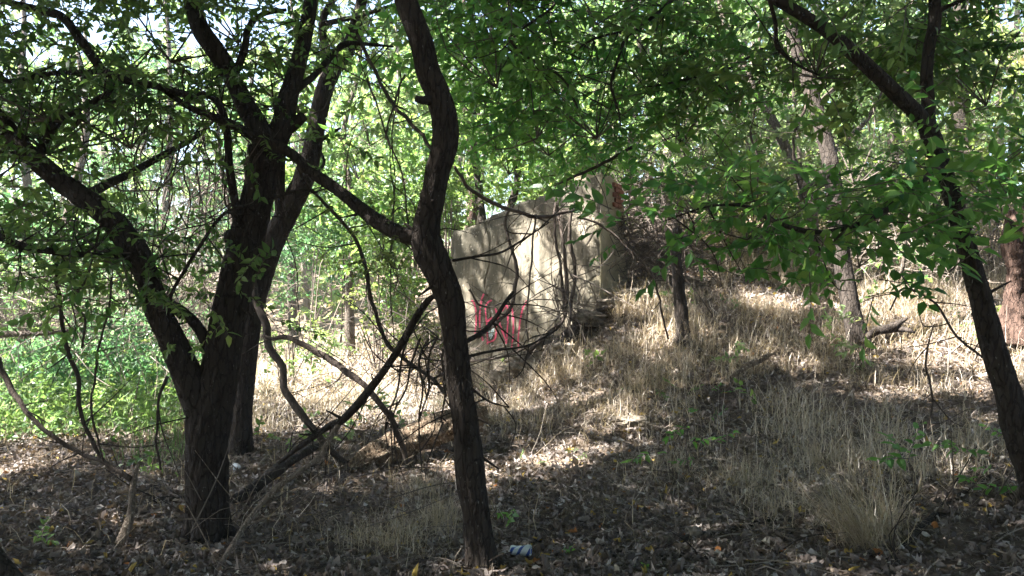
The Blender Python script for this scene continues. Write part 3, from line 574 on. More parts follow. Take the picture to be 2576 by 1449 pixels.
# ------------------------------------------------------------------ hillside trees and stumps
TE = thing('tree', 'straight grey trunk dappled with sun on the hillside', 'tree', G(2160, 880))
limb(TE, [(2165, 880, 9.5, 56), (2150, 820, 9.5, 46), (2125, 700, 9.6, 42), (2105, 560, 9.7, 40), (2090, 420, 9.9, 38), (2068, 330, 10, 36), (2040, 230, 10.1, 34), (2008, 140, 10.2, 32), (1985, 40, 10.3, 30), (1975, -80, 10.4, 26)], 'trunk', m=BARK, sides=28, step=.04, seed=51, below=.2)
limb(TE, [(2045, 250, 10.1, 14), (2110, 150, 10.3, 12), (2150, 60, 10.4, 9)], m=BARK2, seed=52, sides=10, twigs=6)
crown(TE, [(P(2050, 60, 11.), (1.6, 1.2, 1.), 200), (P(1850, 150, 11), (1., 1., .7), 120), (P(2150, 330, 11.2), (.9, .8, .7), 110)], 'yel', 'near', .5, seed=8, nb=10, br=.012, ground=False)
TF = thing('tree', 'pale thin trunk leaning left beside the dappled hillside trunk', 'tree', G(2055, 700))
limb(TF, [(2060, 740, 12.5, 26), (2050, 640, 12.5, 24), (2035, 500, 12.6, 26), (1990, 400, 12.8, 24), (1935, 290, 13, 24), (1880, 190, 13.2, 22), (1830, 80, 13.4, 18), (1800, -40, 13.5, 15)], 'trunk', m=BARK2, sides=18, step=.06, seed=53, below=.2)
limb(TF, [(2030, 490, 12.6, 14), (2100, 380, 12.8, 13), (2180, 300, 13, 12), (2230, 200, 13.1, 9)], m=BARK2, seed=54, sides=10, twigs=6)
crown(TF, [(P(1900, 200, 13.5), (1.3, 1., 1.2), 220), (P(1760, 300, 13.5), (1., .9, .8), 120)], 'yel', 'far', .5, seed=9, nb=10, br=.012, ground=False)
TG = thing('dead_stump', 'thin broken dead trunk standing in the dry grass', 'stump', G(1712, 830))
limb(TG, [(1716, 840, 9.8, 30), (1712, 780, 9.8, 27), (1706, 700, 9.8, 25), (1700, 640, 9.8, 24), (1702, 600, 9.8, 26), (1706, 575, 9.8, 18)], 'trunk', m=BARK, sides=24, step=.03, rough=.22, fine=.16, seed=55, below=.15)
limb(TG, [(1708, 690, 9.8, 5), (1740, 720, 9.7, 4), (1790, 790, 9.5, 3)], 'twig', m=VINE, sides=6, seed=56, twigs=2)
TH = thing('tree_stump', 'red brown eroded stump at the right edge of the bank', 'stump', (P(2555, 760, 9.3)[0], 9.3, h1(P(2555, 760, 9.3)[0], 9.3)))
limb(TH, [(2548, 800, 9.3, 62), (2552, 740, 9.3, 46), (2560, 680, 9.3, 52), (2548, 620, 9.3, 56), (2565, 570, 9.3, 62), (2570, 530, 9.3, 48)], 'trunk', m=BARKR, sides=30, step=.03, rough=.35, fine=.2, seed=57, below=.3)
limb(TH, [(2570, 600, 9.3, 30), (2540, 560, 9.2, 18), (2528, 550, 9.1, 8)], 'stub', m=BARKR, sides=12, rough=.3, seed=58)
limb(TH, [(2575, 560, 9.3, 36), (2600, 480, 9.3, 30), (2620, 380, 9.3, 26), (2640, 200, 9.3, 22)], m=BARKR, sides=16, rough=.2, seed=59)

# ------------------------------------------------------------------ concrete wall with graffiti
WL = P(1137, 700, 12.5)[:2]; WC = P(1510, 775, 11.6)[:2]; WB = P(1574, 700, 12.75)[:2]
wdir = (WC - WL) / np.linalg.norm(WC - WL); wn = np.array([wdir[1], -wdir[0]])
if wn[1] > 0: wn = -wn
def wall_pt(px):
    k = (px - 1287.5) * S; u = (WL[0] - k * WL[1]) / (k * wdir[1] - wdir[0]); return u
def wp(px, py, off=0.):
    u = wall_pt(px); q = WL + wdir * u; return np.array([q[0] + wn[0]*off, q[1] + wn[1]*off, EYE - (py - 724.5) * S * q[1]])
WA = thing('concrete_wall', 'weathered concrete retaining wall with red graffiti set into the bank', 'wall', (*((WL + WC) / 2), h1(*((WL + WC) / 2))))
TOP = [(1137, 584), (1150, 580), (1180, 569), (1267, 529), (1332, 501), (1370, 492), (1415, 479), (1425, 468), (1440, 462), (1480, 444), (1510, 433)]
mb = MB(); pxs = np.linspace(1137, 1510, 150); nv = 90
us = np.array([wall_pt(a) for a in pxs]); tz = np.interp(pxs, [a for a, b in TOP], [wp(a, b)[2] for a, b in TOP]); tz += .02 * vnoise(np.stack([us * 6, us*0, us*0], -1), 4) + .012 * vnoise(np.stack([us * 22, us*0, us*0], -1), 5)
bz = -.5; q = WL[None] + wdir[None] * us[:, None]
vv = np.linspace(0, 1, nv)
Zg = bz + (tz[:, None] - bz) * vv[None]; Uu = np.repeat(us[:, None], nv, 1)
off = .003 * vnoise(np.stack([Uu * 2.5, Zg * 2.5, Uu*0], -1), 7) + .0015 * vnoise(np.stack([Uu * 12, Zg * 12, Uu*0], -1), 8)
off -= .03 * sm(.05, 0, tz[:, None] - Zg) * (.5 + .5*vnoise(np.stack([Uu * 9, Zg*0, Uu*0], -1), 9))
joint = tz[:, None] * 0 + 0; 
for zj in (.95, 1.75, 2.55): off -= .008 * np.exp(-((Zg - zj - .02*np.sin(Uu*5)) / .016) ** 2) * (.4 + .6 * (vnoise(np.stack([Uu * 4, Zg*0, Uu*0], -1), 12) > -.2))
pit = vnoise(np.stack([Uu * 26, Zg * 20, Uu*0], -1), 13); off -= .014 * np.clip(pit - .62, 0, 1) / .45
ck = np.abs(Uu - .62 - .09 * vnoise(np.stack([Zg * 3, Zg*0, Zg*0], -1), 14)); off -= .02 * np.exp(-(ck / .012) ** 2)
V = np.stack([q[:, 0, None] + wn[0]*off, q[:, 1, None] + wn[1]*off, Zg], -1)
ia = np.arange(149)[:, None] * nv; jb = np.arange(nv - 1)[None]
F = np.stack([ia+jb, ia+nv+jb, ia+nv+jb+1, ia+jb+1], -1).reshape(-1, 4)
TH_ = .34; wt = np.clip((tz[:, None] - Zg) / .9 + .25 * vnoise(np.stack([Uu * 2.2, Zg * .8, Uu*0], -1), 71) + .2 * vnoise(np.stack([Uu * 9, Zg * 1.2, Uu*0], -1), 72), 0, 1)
Vb = np.stack([q[:, 0] - wn[0]*TH_, q[:, 1] - wn[1]*TH_, tz + .01 * vnoise(np.stack([us*9, us*0+3, us*0], -1), 3)], -1); Vb0 = Vb.copy(); Vb0[:, 2] = bz
n0 = 150 * nv; V = np.vstack([V.reshape(-1, 3), Vb, Vb0]); k = np.arange(149)
F = np.vstack([F, np.stack([k*nv+nv-1, (k+1)*nv+nv-1, n0+k+1, n0+k], -1), np.stack([n0+k, n0+k+1, n0+150+k+1, n0+150+k], -1)])
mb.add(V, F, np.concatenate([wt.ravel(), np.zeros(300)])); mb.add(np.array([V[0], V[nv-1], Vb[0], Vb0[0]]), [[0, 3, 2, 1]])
m, t = mat('old_concrete'); v = coords(t)
vs = coords(t, (3.5, 3.5, .45)); st = noise(t, 1.8, 5, vs, .65)
c = ramp(t, noise(t, 2.2, 8, v, .65), [(.3, (.16, .133, .095)), (.5, (.29, .25, .185)), (.72, (.45, .40, .31))])
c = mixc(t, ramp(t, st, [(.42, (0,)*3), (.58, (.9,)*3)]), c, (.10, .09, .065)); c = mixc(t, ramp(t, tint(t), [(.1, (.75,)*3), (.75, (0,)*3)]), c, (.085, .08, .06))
sx = nd(t, 'ShaderNodeSeparateXYZ'); gp = nd(t, 'ShaderNodeNewGeometry'); t.links.new(gp.outputs['Position'], sx.inputs[0])
c = mixc(t, ramp(t, noise(t, 30, 4, v), [(.62, (0,)*3), (.72, (.6,)*3)]), c, (.5, .46, .38))
finish(t, c, .92, noise(t, 18, 8, v, .75), .6, .012, spec=.15); CONC = m
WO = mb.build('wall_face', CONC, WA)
# return wing at the right end
mb = MB(); e = WB - WC; el_ = np.linalg.norm(e); e /= el_; en = np.array([e[1], -e[0]])
tzc = tz[-1]; nu, nw = 24, 60; us2 = np.linspace(0, el_, nu); top2 = tzc - .03 + .02 * sm(0, .5, us2) - .9 * sm(.45, 1.0, us2 / el_) * .5; top2 += .04 * vnoise(np.stack([us2*7, us2*0, us2*0], -1), 2)
Zg = bz + (top2[:, None] - bz) * np.linspace(0, 1, nw)[None]; Uu = np.repeat(us2[:, None], nw, 1)
off = .008 + .02 * vnoise(np.stack([Uu*3, Zg*3, Uu*0], -1), 17) + .008 * vnoise(np.stack([Uu*12, Zg*12, Uu*0], -1), 18)
off -= .12 * sm(.25, .0, np.abs(Zg - 2.6)) * sm(.5, 1.2, Uu)
Q = WC[None] + e[None] * us2[:, None]
V = np.stack([Q[:, 0, None] + en[0]*off, Q[:, 1, None] + en[1]*off, Zg], -1); n0 = nu * nw
Vb = np.stack([Q[:, 0] - en[0]*.4, Q[:, 1] - en[1]*.4, top2], -1); Vb0 = Vb.copy(); Vb0[:, 2] = bz
V = np.vstack([V.reshape(-1, 3), Vb, Vb0]); ia = np.arange(nu-1)[:, None]*nw; jb = np.arange(nw-1)[None]; k = np.arange(nu-1)
F = np.vstack([np.stack([ia+jb, ia+nw+jb, ia+nw+jb+1, ia+jb+1], -1).reshape(-1, 4), np.stack([k*nw+nw-1, (k+1)*nw+nw-1, n0+k+1, n0+k], -1), np.stack([n0+k, n0+k+1, n0+nu+k+1, n0+nu+k], -1), np.array([[0, nw-1, n0, n0+nu], [(nu-1)*nw, n0+nu+nu-1, n0+nu-1, nu*nw-1]])])
mb.add(V, F)
m, t = mat('yellow_concrete'); v = coords(t)
finish(t, ramp(t, noise(t, 4, 8, v, .7), [(.3, (.22, .19, .12)), (.55, (.33, .29, .19)), (.75, (.42, .38, .28))]), .92, noise(t, 14, 8, v, .75), .8, .02, spec=.15)
mb.build('return_wing', m, WA)
# brick patch exposed at the top of the wing
mb = MB(); 
for i in range(5):
    for j in range(2):
        c0 = WC + e * (.62 + .2 * j + .08 * (i % 2)); z0 = tzc - .42 + i * .075
        b = np.array([[a * .09, c_ * .045, d * .032] for a in (-1, 1) for c_ in (-1, 1) for d in (-1, 1)]) * (1 + .05 * rng.normal(size=(8, 3)))
        V = np.stack([c0[0] + b[:, 0]*e[0] + b[:, 1]*en[0], c0[1] + b[:, 0]*e[1] + b[:, 1]*en[1], z0 + b[:, 2]], -1)
        mb.add(V, [[0, 1, 3, 2], [4, 6, 7, 5], [0, 4, 5, 1], [2, 3, 7, 6], [0, 2, 6, 4], [1, 5, 7, 3]])
m, t = mat('old_brick'); finish(t, ramp(t, noise(t, 20, 5, coords(t)), [(.3, (.14, .055, .035)), (.7, (.27, .12, .075))]), .9, noise(t, 60, 4, coords(t)), .5, .01); mb.build('brick_patch', m, WA)
# graffiti: sprayed strokes lying on the wall
def spraymat(name, col, cov):
    m, t = mat(name); a = tint(t); n = noise(t, 55, 5, coords(t), .7)
    p = nd(t, 'ShaderNodeBsdfPrincipled'); p.inputs['Base Color'].default_value = (*col, 1); p.inputs['Roughness'].default_value = .7
    mu = nd(t, 'ShaderNodeMath', operation='MULTIPLY'); t.links.new(a, mu.inputs[0]); mu.inputs[1].default_value = 1.5
    ad = nd(t, 'ShaderNodeMath', operation='ADD'); t.links.new(mu.outputs[0], ad.inputs[0]); t.links.new(n, ad.inputs[1])
    r = ramp(t, ad.outputs[0], [(.62, (0,)*3), (.95, (cov,)*3)])
    tr = nd(t, 'ShaderNodeBsdfTransparent'); mx = nd(t, 'ShaderNodeMixShader'); o = nd(t, 'ShaderNodeOutputMaterial')
    t.links.new(r, mx.inputs[0]); t.links.new(tr.outputs[0], mx.inputs[1]); t.links.new(p.outputs[0], mx.inputs[2]); t.links.new(mx.outputs[0], o.inputs[0]); return m
RED = spraymat('red_spray', (.64, .07, .14), .9); WHT = spraymat('pale_spray', (.46, .45, .40), .6); BLU = spraymat('blue_spray', (.36, .46, .46), .95)
def gp_(x, y): return wp((1340 + x / 4.83) * .8583, (850 + y / 4.83) * .8583, .018)
def strokes(name, lst, width, m, offs=0.):
    mb = MB()
    for s in lst:
        p = spline(np.array([gp_(*a) for a in s]), .012); n = len(p); T = np.gradient(p, axis=0); T /= np.linalg.norm(T, axis=1)[:, None] + 1e-9
        nn = np.array([wn[0], wn[1], 0]); Bv = np.cross(T, nn); p = p + nn * offs; offs += .0006
        wv = width * (1 + .25 * vnoise(p * 14, 3))
        rows = [p + Bv * (wv * k)[:, None] for k in (-.5, -.2, .2, .5)]; V = np.stack(rows, 1).reshape(-1, 3)
        i = np.arange(n-1)[:, None] * 4; j = np.arange(3)[None]; mb.add(V, np.stack([i+j, i+j+1, i+5+j, i+4+j], -1).reshape(-1, 4), np.tile([0, .55, .55, 0], n))
    return mb.build(name, m, WA)
strokes('graffiti_word', [[(205, 150), (232, 165), (262, 250), (272, 380), (268, 500), (252, 650)], [(385, 50), (352, 130), (330, 260), (322, 400), (330, 560), (368, 720)],
    [(495, 145), (440, 175), (405, 250), (412, 380), (428, 560), (432, 770)], [(420, 450), (460, 420), (505, 385)], [(545, 260), (566, 360), (556, 520), (552, 640), (520, 710), (420, 745)],
    [(560, 290), (590, 420), (640, 570), (690, 700), (700, 760)], [(640, 300), (690, 230), (722, 250), (722, 420), (712, 600), (705, 740)], [(740, 195), (778, 240), (796, 400), (798, 600), (776, 820)],
    [(990, 150), (930, 270), (898, 420), (878, 580), (868, 720), (882, 860), (925, 965)]], .034, RED)
strokes('graffiti_letters', [[(470, 880), (470, 790), (490, 758), (515, 775), (512, 810), (476, 825)], [(563, 850), (572, 780), (592, 748), (606, 790), (608, 855)], [(568, 815), (604, 812)],
    [(622, 855), (624, 765), (650, 768), (650, 808), (626, 815), (655, 858)], [(335, 450), (358, 495), (378, 440)], [(358, 495), (352, 545)], [(222, 395), (240, 460), (246, 570)], [(440, 400), (466, 365)], [(498, 280), (510, 330)],
    [(590, 640), (600, 618), (612, 640)]], .011, WHT, .008)
strokes('graffiti_heart', [[(462, 580), (466, 630), (482, 690)], [(528, 535), (515, 610), (482, 690)], [(445, 565), (470, 575), (490, 620), (505, 560), (530, 530)], [(470, 600), (485, 650), (505, 600)]], .026, BLU, .014)

# rubble at the foot of the wall
def rock(px, py, Y, r, label, sq=(1, 1, .7), sd=0):
    g = P(px, py, Y); bm_u, bm_v = 28, 20; th = np.linspace(0, 2*pi, bm_u, endpoint=False); ph = np.linspace(.001, pi-.001, bm_v)
    T_, P_ = np.meshgrid(th, ph); d = np.stack([np.cos(T_)*np.sin(P_), np.sin(T_)*np.sin(P_), np.cos(P_)], -1)
    d = d / (np.abs(d) ** 3.2).sum(-1, keepdims=True) ** (1/3.2)
    rr = r * (1 + .34 * vnoise(d * 1.7 + sd * 3.3, sd) + .2 * vnoise(d * 3.7, sd + 1) + .07 * vnoise(d * 9, sd + 2)); V = d * rr[..., None] * np.array(sq) + g
    i = np.arange(bm_v-1)[:, None]*bm_u; j = np.arange(bm_u)[None]; j2 = (j+1) % bm_u; mb = MB()
    mb.add(V.reshape(-1, 3), np.stack([i+j, i+bm_u+j, i+bm_u+j2, i+j2], -1).reshape(-1, 4))
    return tag(mb.build('rock', ROCK, None, False, g), label, 'rock', 'broken stones at the foot of the wall')
for i, a in enumerate([(1270, 945, 11.2, .17, 'mossy round stone at the left foot of the graffiti wall', (1.2, 1, .7)), (1335, 915, 11., .26, 'large tan stone under the graffiti beside the hanging vines', (1.3, 1, .7)),
                       (1380, 870, 11., .17, 'brown stone between the large tan stone and the curved log', (1.2, 1, .8)), (1590, 745, 11.7, .2, 'pale flat stone at the right end of the wall', (1.6, 1, .5)),
                       (1545, 765, 11.5, .15, 'flat stone tucked under the wall corner', (1.5, 1, .5)), (1480, 800, 11.2, .17, 'stone half hidden by roots below the bright wall streak', (1.3, 1, .6)),
                       (1420, 880, 10.6, .13, 'small stone in front of the curved log', (1.2, 1, .7)), (1640, 720, 12.2, .16, 'grey stone on the bank right of the wall', (1.3, 1, .6)), (1585, 1058, 7.8, .10, 'flat stone in the dappled grass', (1.6, 1, .4)),
                       (1745, 1337, 4.95, .045, 'small pale stone in the shaded litter', (1., .8, .6))]):
    rock(*a[:5], sq=a[5], sd=i)

# ------------------------------------------------------------------ logs, sticks, roots
def stick(name, label, cat, pts, m=DEADW, sides=14, step=.04, rough=.12, fine=.08, seed=0, group=None, twigs=0, stubs=0, wig=0., dz=0.):
    q = [(*(P(a[0], a[1], a[2]) + [0, 0, dz]), a[3] * S * a[2] / 2) for a in pts]; mb = MB(); p = tube(mb, q, sides, step, rough, fine, seed, wig=wig)
    r = np.random.default_rng(seed + 9)
    for i in range(int(twigs * 1.6) + stubs):
        a = p[r.integers(0, len(p))]; d = r.normal(size=3); d[2] = abs(d[2]) if stubs else d[2]; d /= np.linalg.norm(d); L = (.15 + .4 * r.random()) if i < twigs else .08
        tube(mb, [(*a, .006), (*(a + d*L*.5 + r.normal(size=3)*.03), .004), (*(a + d*L + r.normal(size=3)*.05), .002)], 5, .06, cap=False)
    return tag(mb.build(name, m, None, True, origin=q[0][:3]), label, cat, group)
def gstick(label, pts, w, name='fallen_stick', cat='stick', m=DEADW, lift=.0, seed=0, group='sticks lying on the forest floor', **kw):
    q = []
    for i, (a, b) in enumerate(pts):
        g = G(a, b); ww = w * (1 - .35 * i / len(pts)); q.append((a, b, g[1], ww))
    return stick(name, label, cat, q, m, seed=seed, group=group, sides=12, dz=.028, **{'twigs': 2, **kw})
LOG = stick('fallen_log', 'rotten split log with peeling bark behind the crooked trunk', 'log', [(880, 1188, 7.0, 22), (920, 1168, 7.05, 44), (985, 1140, 7.1, 56), (1050, 1112, 7.2, 64), (1110, 1082, 7.3, 62), (1180, 1055, 7.4, 58), (1215, 1045, 7.5, 40)], ROT, 60, .018, .34, .28, 61, dz=.03)
stick('fallen_log', 'dark mossy log slanting away from the forked tree', 'log', [(584, 1258, 5.9, 20), (620, 1240, 6.05, 28), (680, 1195, 6.4, 30), (720, 1165, 6.7, 28), (770, 1135, 7.1, 22), (800, 1120, 7.3, 14)], BARK, 20, .03, .12, .08, 62)
stick('fallen_log', 'curved dark log leaning on rubble in front of the wall', 'log', [(1355, 925, 10.6, 20), (1390, 885, 10.7, 34), (1430, 850, 10.9, 42), (1460, 825, 11.1, 36), (1500, 790, 11.2, 20), (1540, 770, 11.3, 10)], BARK, 20, .04, .16, .1, 63)
stick('fallen_log', 'small split log lying in the tan grass', 'log', [(1838, 950, 8.3, 8), (1870, 925, 8.5, 15), (1915, 903, 8.7, 14), (1950, 885, 8.9, 8)], ROT, 14, .03, .25, .15, 64)
stick('root', 'twisted dark root beside the hillside trunk', 'root', [(2165, 862, 9.3, 12), (2200, 835, 9.3, 18), (2240, 825, 9.2, 20), (2270, 808, 9.2, 10), (2282, 800, 9.2, 5)], BARK, 12, .03, .3, .15, 65, twigs=3)
stick('root', 'lower prong of the twisted root in the grass', 'root', [(2215, 832, 9.2, 12), (2255, 828, 9.2, 14), (2290, 832, 9.1, 9), (2300, 838, 9.1, 4)], BARK, 12, .03, .3, .15, 66)
gstick('pale lichened stick running down to the lower edge', [(2010, 1316), (2052, 1352), (2072, 1408), (2096, 1452)], 14, seed=67)
gstick('brown stick forming a V with the pale lichened one', [(2008, 1325), (1962, 1388), (1935, 1432)], 12, seed=68, m=BARK)
gstick('long straight branch slanting across the near bank corner', [(2475, 1215), (2400, 1270), (2328, 1327), (2246, 1416), (2215, 1460)], 18, seed=69, m=BARK)
gstick('dark half buried branch left of the fan shaped tuft', [(1700, 1375), (1800, 1352), (1900, 1322), (1990, 1318)], 17, seed=70, m=BARK, wig=.03)
gstick('wavy dark root right of the blue can', [(1375, 1385), (1430, 1372), (1490, 1368), (1530, 1395), (1545, 1412)], 11, seed=71, m=BARK)
gstick('long dark root running below the blue can', [(1180, 1452), (1290, 1440), (1400, 1432), (1480, 1410), (1550, 1395), (1660, 1385)], 14, seed=72, m=BARK, wig=.02)
gstick('thin dark root above the blue can', [(1250, 1360), (1330, 1370), (1400, 1378)], 7, seed=73, m=BARK)
gstick('dark stick low in the litter between can and tuft', [(1560, 1400), (1650, 1415), (1740, 1410), (1830, 1425)], 12, seed=74, m=BARK)
gstick('brown twig right of the fan shaped tuft', [(2245, 1345), (2300, 1322), (2360, 1312)], 9, seed=75)
gstick('short brown twig just right of the dry tuft base', [(2240, 1372), (2310, 1352)], 9, seed=76)
gstick('slender pale twig crossing the corner litter', [(2430, 1410), (2500, 1350), (2575, 1290)], 6, seed=77)
gstick('dark branch behind the fan shaped tuft', [(2200, 1400), (2300, 1460)], 10, seed=78, m=BARK)
gstick('thick root at the left foot of the forked tree', [(380, 1265), (430, 1270), (470, 1262), (520, 1262)], 20, seed=79, m=BARK)
gstick('curved root ahead of the thick root', [(330, 1240), (380, 1235), (420, 1255)], 12, seed=80, m=BARK)
gstick('flat stick in front of the forked tree', [(370, 1375), (450, 1360), (560, 1358), (640, 1350)], 9, seed=81, m=BARK, wig=.02)
gstick('long stick at the right foot of the forked tree', [(560, 1330), (640, 1300), (720, 1275)], 10, seed=82)
gstick('sunlit stick lying above the white litter', [(640, 1190), (680, 1150), (730, 1130)], 8, seed=83)
gstick('thin branch on the dappled leaves right of the crooked trunk', [(1340, 1110), (1450, 1080), (1560, 1045), (1640, 1010)], 7, seed=84)
gstick('brown branch buried in the grass near the small log', [(1720, 1000), (1790, 975), (1840, 985)], 8, seed=85, m=BARK)
gstick('curved twig above the rotten log', [(1040, 1050), (1090, 1058), (1130, 1050)], 7, seed=86, twigs=3)
stick('stake', 'leaning forked stake stuck in the litter left of the tree', 'stake', [(300, 1368, 4.95, 22), (318, 1330, 5., 24), (330, 1285, 5.05, 18), (333, 1230, 5.1, 14), (340, 1190, 5.15, 12), (352, 1160, 5.15, 7)], DEADW, 14, .03, .15, .1, 87)
stick('leaning_tree', 'bare dark trunk cutting the lower left corner', 'tree', [(45, 1510, 3.2, 90), (-5, 1440, 3.2, 72), (-60, 1370, 3.2, 66), (-150, 1280, 3.2, 60), (-280, 1150, 3.2, 50)], BARK, 30, .03, .1, .08, 88)
stick('dead_branch', 'bare grey branch lying across the left green bushes', 'branch', [(-60, 850, 9, 10), (0, 842, 9, 16), (90, 838, 9, 14), (150, 835, 9, 9), (190, 825, 9, 5), (230, 790, 9, 3)], BARK2, 10, .05, .15, .1, 89, twigs=10)
stick('hanging_branch', 'dark drooping bough with foliage at the left edge', 'branch', [(-120, 560, 4.6, 24), (0, 597, 4.7, 20), (60, 620, 4.75, 18), (150, 635, 4.8, 16), (240, 642, 4.9, 12), (330, 650, 5, 6)], BARK, 14, .03, .1, .08, 90, twigs=14)
# brush of bare sticks along the top of the bank, at the right end of the wall and in the thicket at the right edge
def brush(px, py, Y, n, sp, label, L=(.4, 1.1), seed=0, tn=(.3, 1), r0=.006, m=None, dn=0.):
    g = P(px, py, Y); r = np.random.default_rng(seed); mb = MB()
    for i in range(n):
        a = g + r.normal(size=3) * np.array(sp); d = r.normal(size=3) * [1, .7, .8]; d[2] -= dn; d /= np.linalg.norm(d); l = r.uniform(*L); rr = r0 * r.uniform(.3, 1)
        b = a + d * l * .5 + r.normal(size=3) * .12 * l; c = b + d * l * .5 + r.normal(size=3) * .12 * l
        tube(mb, [(*a, rr), (*b, rr*.8), (*c, rr*.3)], 5, .12, tint=r.uniform(*tn), cap=False, seed=i)
    return tag(mb.build('brush_pile', m or TWIG, origin=g), label, 'brush', 'tangles of bare twigs')
brush(1620, 560, 13, 170, (.35, .3, .28), 'tangle of bare grey twigs right of the wall corner', seed=1)
brush(1660, 640, 12.6, 70, (.3, .25, .2), 'bare twigs drooping on the dark bank beyond the wall', seed=2)
brush(2330, 620, 11, 170, (.55, .4, .28), 'thicket of pale bare sticks left of the leaning trunk', seed=3, tn=(.5, 1))
brush(2480, 560, 11.5, 150, (.4, .4, .4), 'thicket of pale bare sticks behind the leaning trunk', seed=4, tn=(.5, 1))
brush(1640, 520, 13.4, 260, (.4, .3, .4), 'dark mass of dead stems heaped against the wing of the wall', seed=15, tn=(0, .25), r0=.009, L=(.4, 1.2))
brush(1690, 600, 12.8, 260, (.4, .3, .3), 'dark brushwood covering the slope right of the wall', seed=20, tn=(0, .2), r0=.010, L=(.4, 1.3))
brush(1600, 650, 12.3, 150, (.25, .3, .25), 'dark roots and dead stems beside the wall corner', seed=16, tn=(0, .25), r0=.008)
brush(1100, 850, 10., 120, (.22, .3, .3), 'dark thorny stems left of the graffiti wall', seed=17, tn=(0, .35), L=(.4, 1.1))
brush(760, 1290, 5.3, 60, (.45, .35, .10), 'thin dead stems standing in the litter between the two near trunks', seed=18, tn=(.1, .7), r0=.005, L=(.3, .8))
brush(1900, 1400, 4.9, 40, (.5, .2, .03), 'dead twigs strewn left of the fan shaped tuft', seed=19, tn=(0, .6), r0=.006, L=(.2, .6))
brush(1950, 430, 14, 160, (.9, .5, .5), 'brown vine tangle behind the dappled hillside trunk', seed=5, tn=(.1, .8))
brush(1640, 400, 14, 220, (1., .6, .6), 'brown vine tangle above the wall corner', seed=6, tn=(.05, .7), L=(.6, 1.8))
brush(2300, 400, 13, 150, (.8, .5, .6), 'pale vine tangle beside the high Y', seed=7, tn=(.2, 1), L=(.6, 1.6))
brush(540, 760, 9.5, 300, (.22, .3, .55), 'sunlit tangle of dead vines between the two dark trees', seed=8, tn=(.4, 1), dn=.9, L=(.4, 1.2))
brush(490, 540, 8.5, 240, (.3, .3, .5), 'pale hanging tangle of dead vine stems in the fork', seed=9, tn=(.2, .9), dn=1.1, L=(.4, 1.2))
brush(130, 760, 9.5, 420, (.8, .4, .35), 'grey bare brush over the green bushes at the left', seed=10, tn=(.4, 1), L=(.4, 1.3))
brush(1040, 900, 9.6, 90, (.35, .4, .12), 'dark heap of dead twigs left of the crooked trunk', seed=11, tn=(0, .3))
brush(1430, 800, 11, 110, (.18, .15, .3), 'dark tangle of roots hanging over the bright wall streak', seed=12, tn=(0, .5), dn=.6, L=(.4, 1.2), r0=.010)
brush(1440, 530, 11.4, 70, (.28, .12, .12), 'dark twigs overhanging the top of the wall', seed=13, tn=(0, .5), dn=.5, L=(.3, .8))
brush(900, 940, 10.5, 60, (.4, .3, .06), 'dead twigs heaped on the sunny clearing floor', seed=14, tn=(0, .5), L=(.3, .7))

# ------------------------------------------------------------------ vines
VG = 'woody vines hanging between the trees'
def vine(label, pts, seed=0, twigs=0, sides=8, m=VINE, wig=.02):
    return stick('vine', label, 'vine', pts, m, sides, .04, .2, .12, seed, VG, twigs=twigs, wig=wig)
vine('thick dark vine zigzagging down from the slender tree', [(636, 700, 7.7, 12), (643, 760, 7.6, 16), (675, 813, 7.4, 17), (680, 871, 7.3, 17), (713, 930, 7.2, 17), (713, 983, 7.1, 18), (745, 1031, 7., 18), (782, 1074, 6.9, 17), (814, 1117, 6.9, 17), (851, 1149, 7., 15), (889, 1167, 7.1, 12)], 101, 3, 14)
vine('brown arching vine that lands on the rotten log', [(660, 840, 7., 6), (689, 850, 7., 10), (734, 855, 6.9, 12), (803, 893, 6.8, 14), (867, 935, 6.7, 15), (920, 973, 6.6, 15), (963, 1021, 6.6, 15), (1000, 1090, 6.7, 14), (1018, 1130, 6.8, 14), (1024, 1165, 6.8, 12)], 102, 4, 12)
vine('thin dark vine swinging from the long limb to the crooked trunk', [(777, 477, 5.3, 7), (841, 541, 5.3, 8), (899, 616, 5.3, 9), (920, 669, 5.3, 10), (942, 770, 5.3, 9), (979, 866, 5.3, 9), (1049, 920, 5.2, 9), (1113, 973, 5., 8), (1130, 990, 4.8, 6)], 103, 7)
vine('wiry vine rising straight from the long limb', [(898, 90, 5.5, 8), (940, 180, 5.4, 9), (990, 260, 5.2, 9), (1040, 320, 5., 9), (1085, 380, 4.8, 8)], 104, 3)
vine('slim vine parallel to the crooked trunk in the upper gap', [(925, 190, 5.2, 4), (960, 300, 5.2, 4), (1000, 400, 5.2, 4), (1020, 480, 5.1, 4), (1030, 560, 4.9, 4)], 105)
vine('long dark vine sagging from the left edge to the stake', [(-20, 870, 5.6, 12), (20, 960, 5.5, 14), (60, 1030, 5.4, 12), (130, 1100, 5.3, 11), (200, 1140, 5.3, 11), (265, 1165, 5.2, 11), (330, 1205, 5.1, 9)], 106, 6)
vine('knobbly vine dropping past the green bushes to the stake', [(140, 640, 5.2, 7), (150, 760, 5.2, 9), (165, 880, 5.2, 11), (195, 960, 5.2, 11), (198, 1020, 5.2, 10), (220, 1090, 5.2, 10), (260, 1150, 5.2, 9), (330, 1203, 5.12, 8)], 107, 6)
vine('slender vine ending in a hook beside the left limb', [(280, 700, 5., 4), (275, 800, 5., 5), (250, 900, 5., 5), (232, 980, 5., 5), (235, 1060, 5., 5), (255, 1160, 5.1, 4)], 108, 3)
vine('broken vine end dangling left of the forked trunk', [(425, 945, 5., 9), (405, 990, 5., 7), (395, 1060, 5., 6), (393, 1110, 5., 6), (400, 1180, 5., 5)], 109, 1)
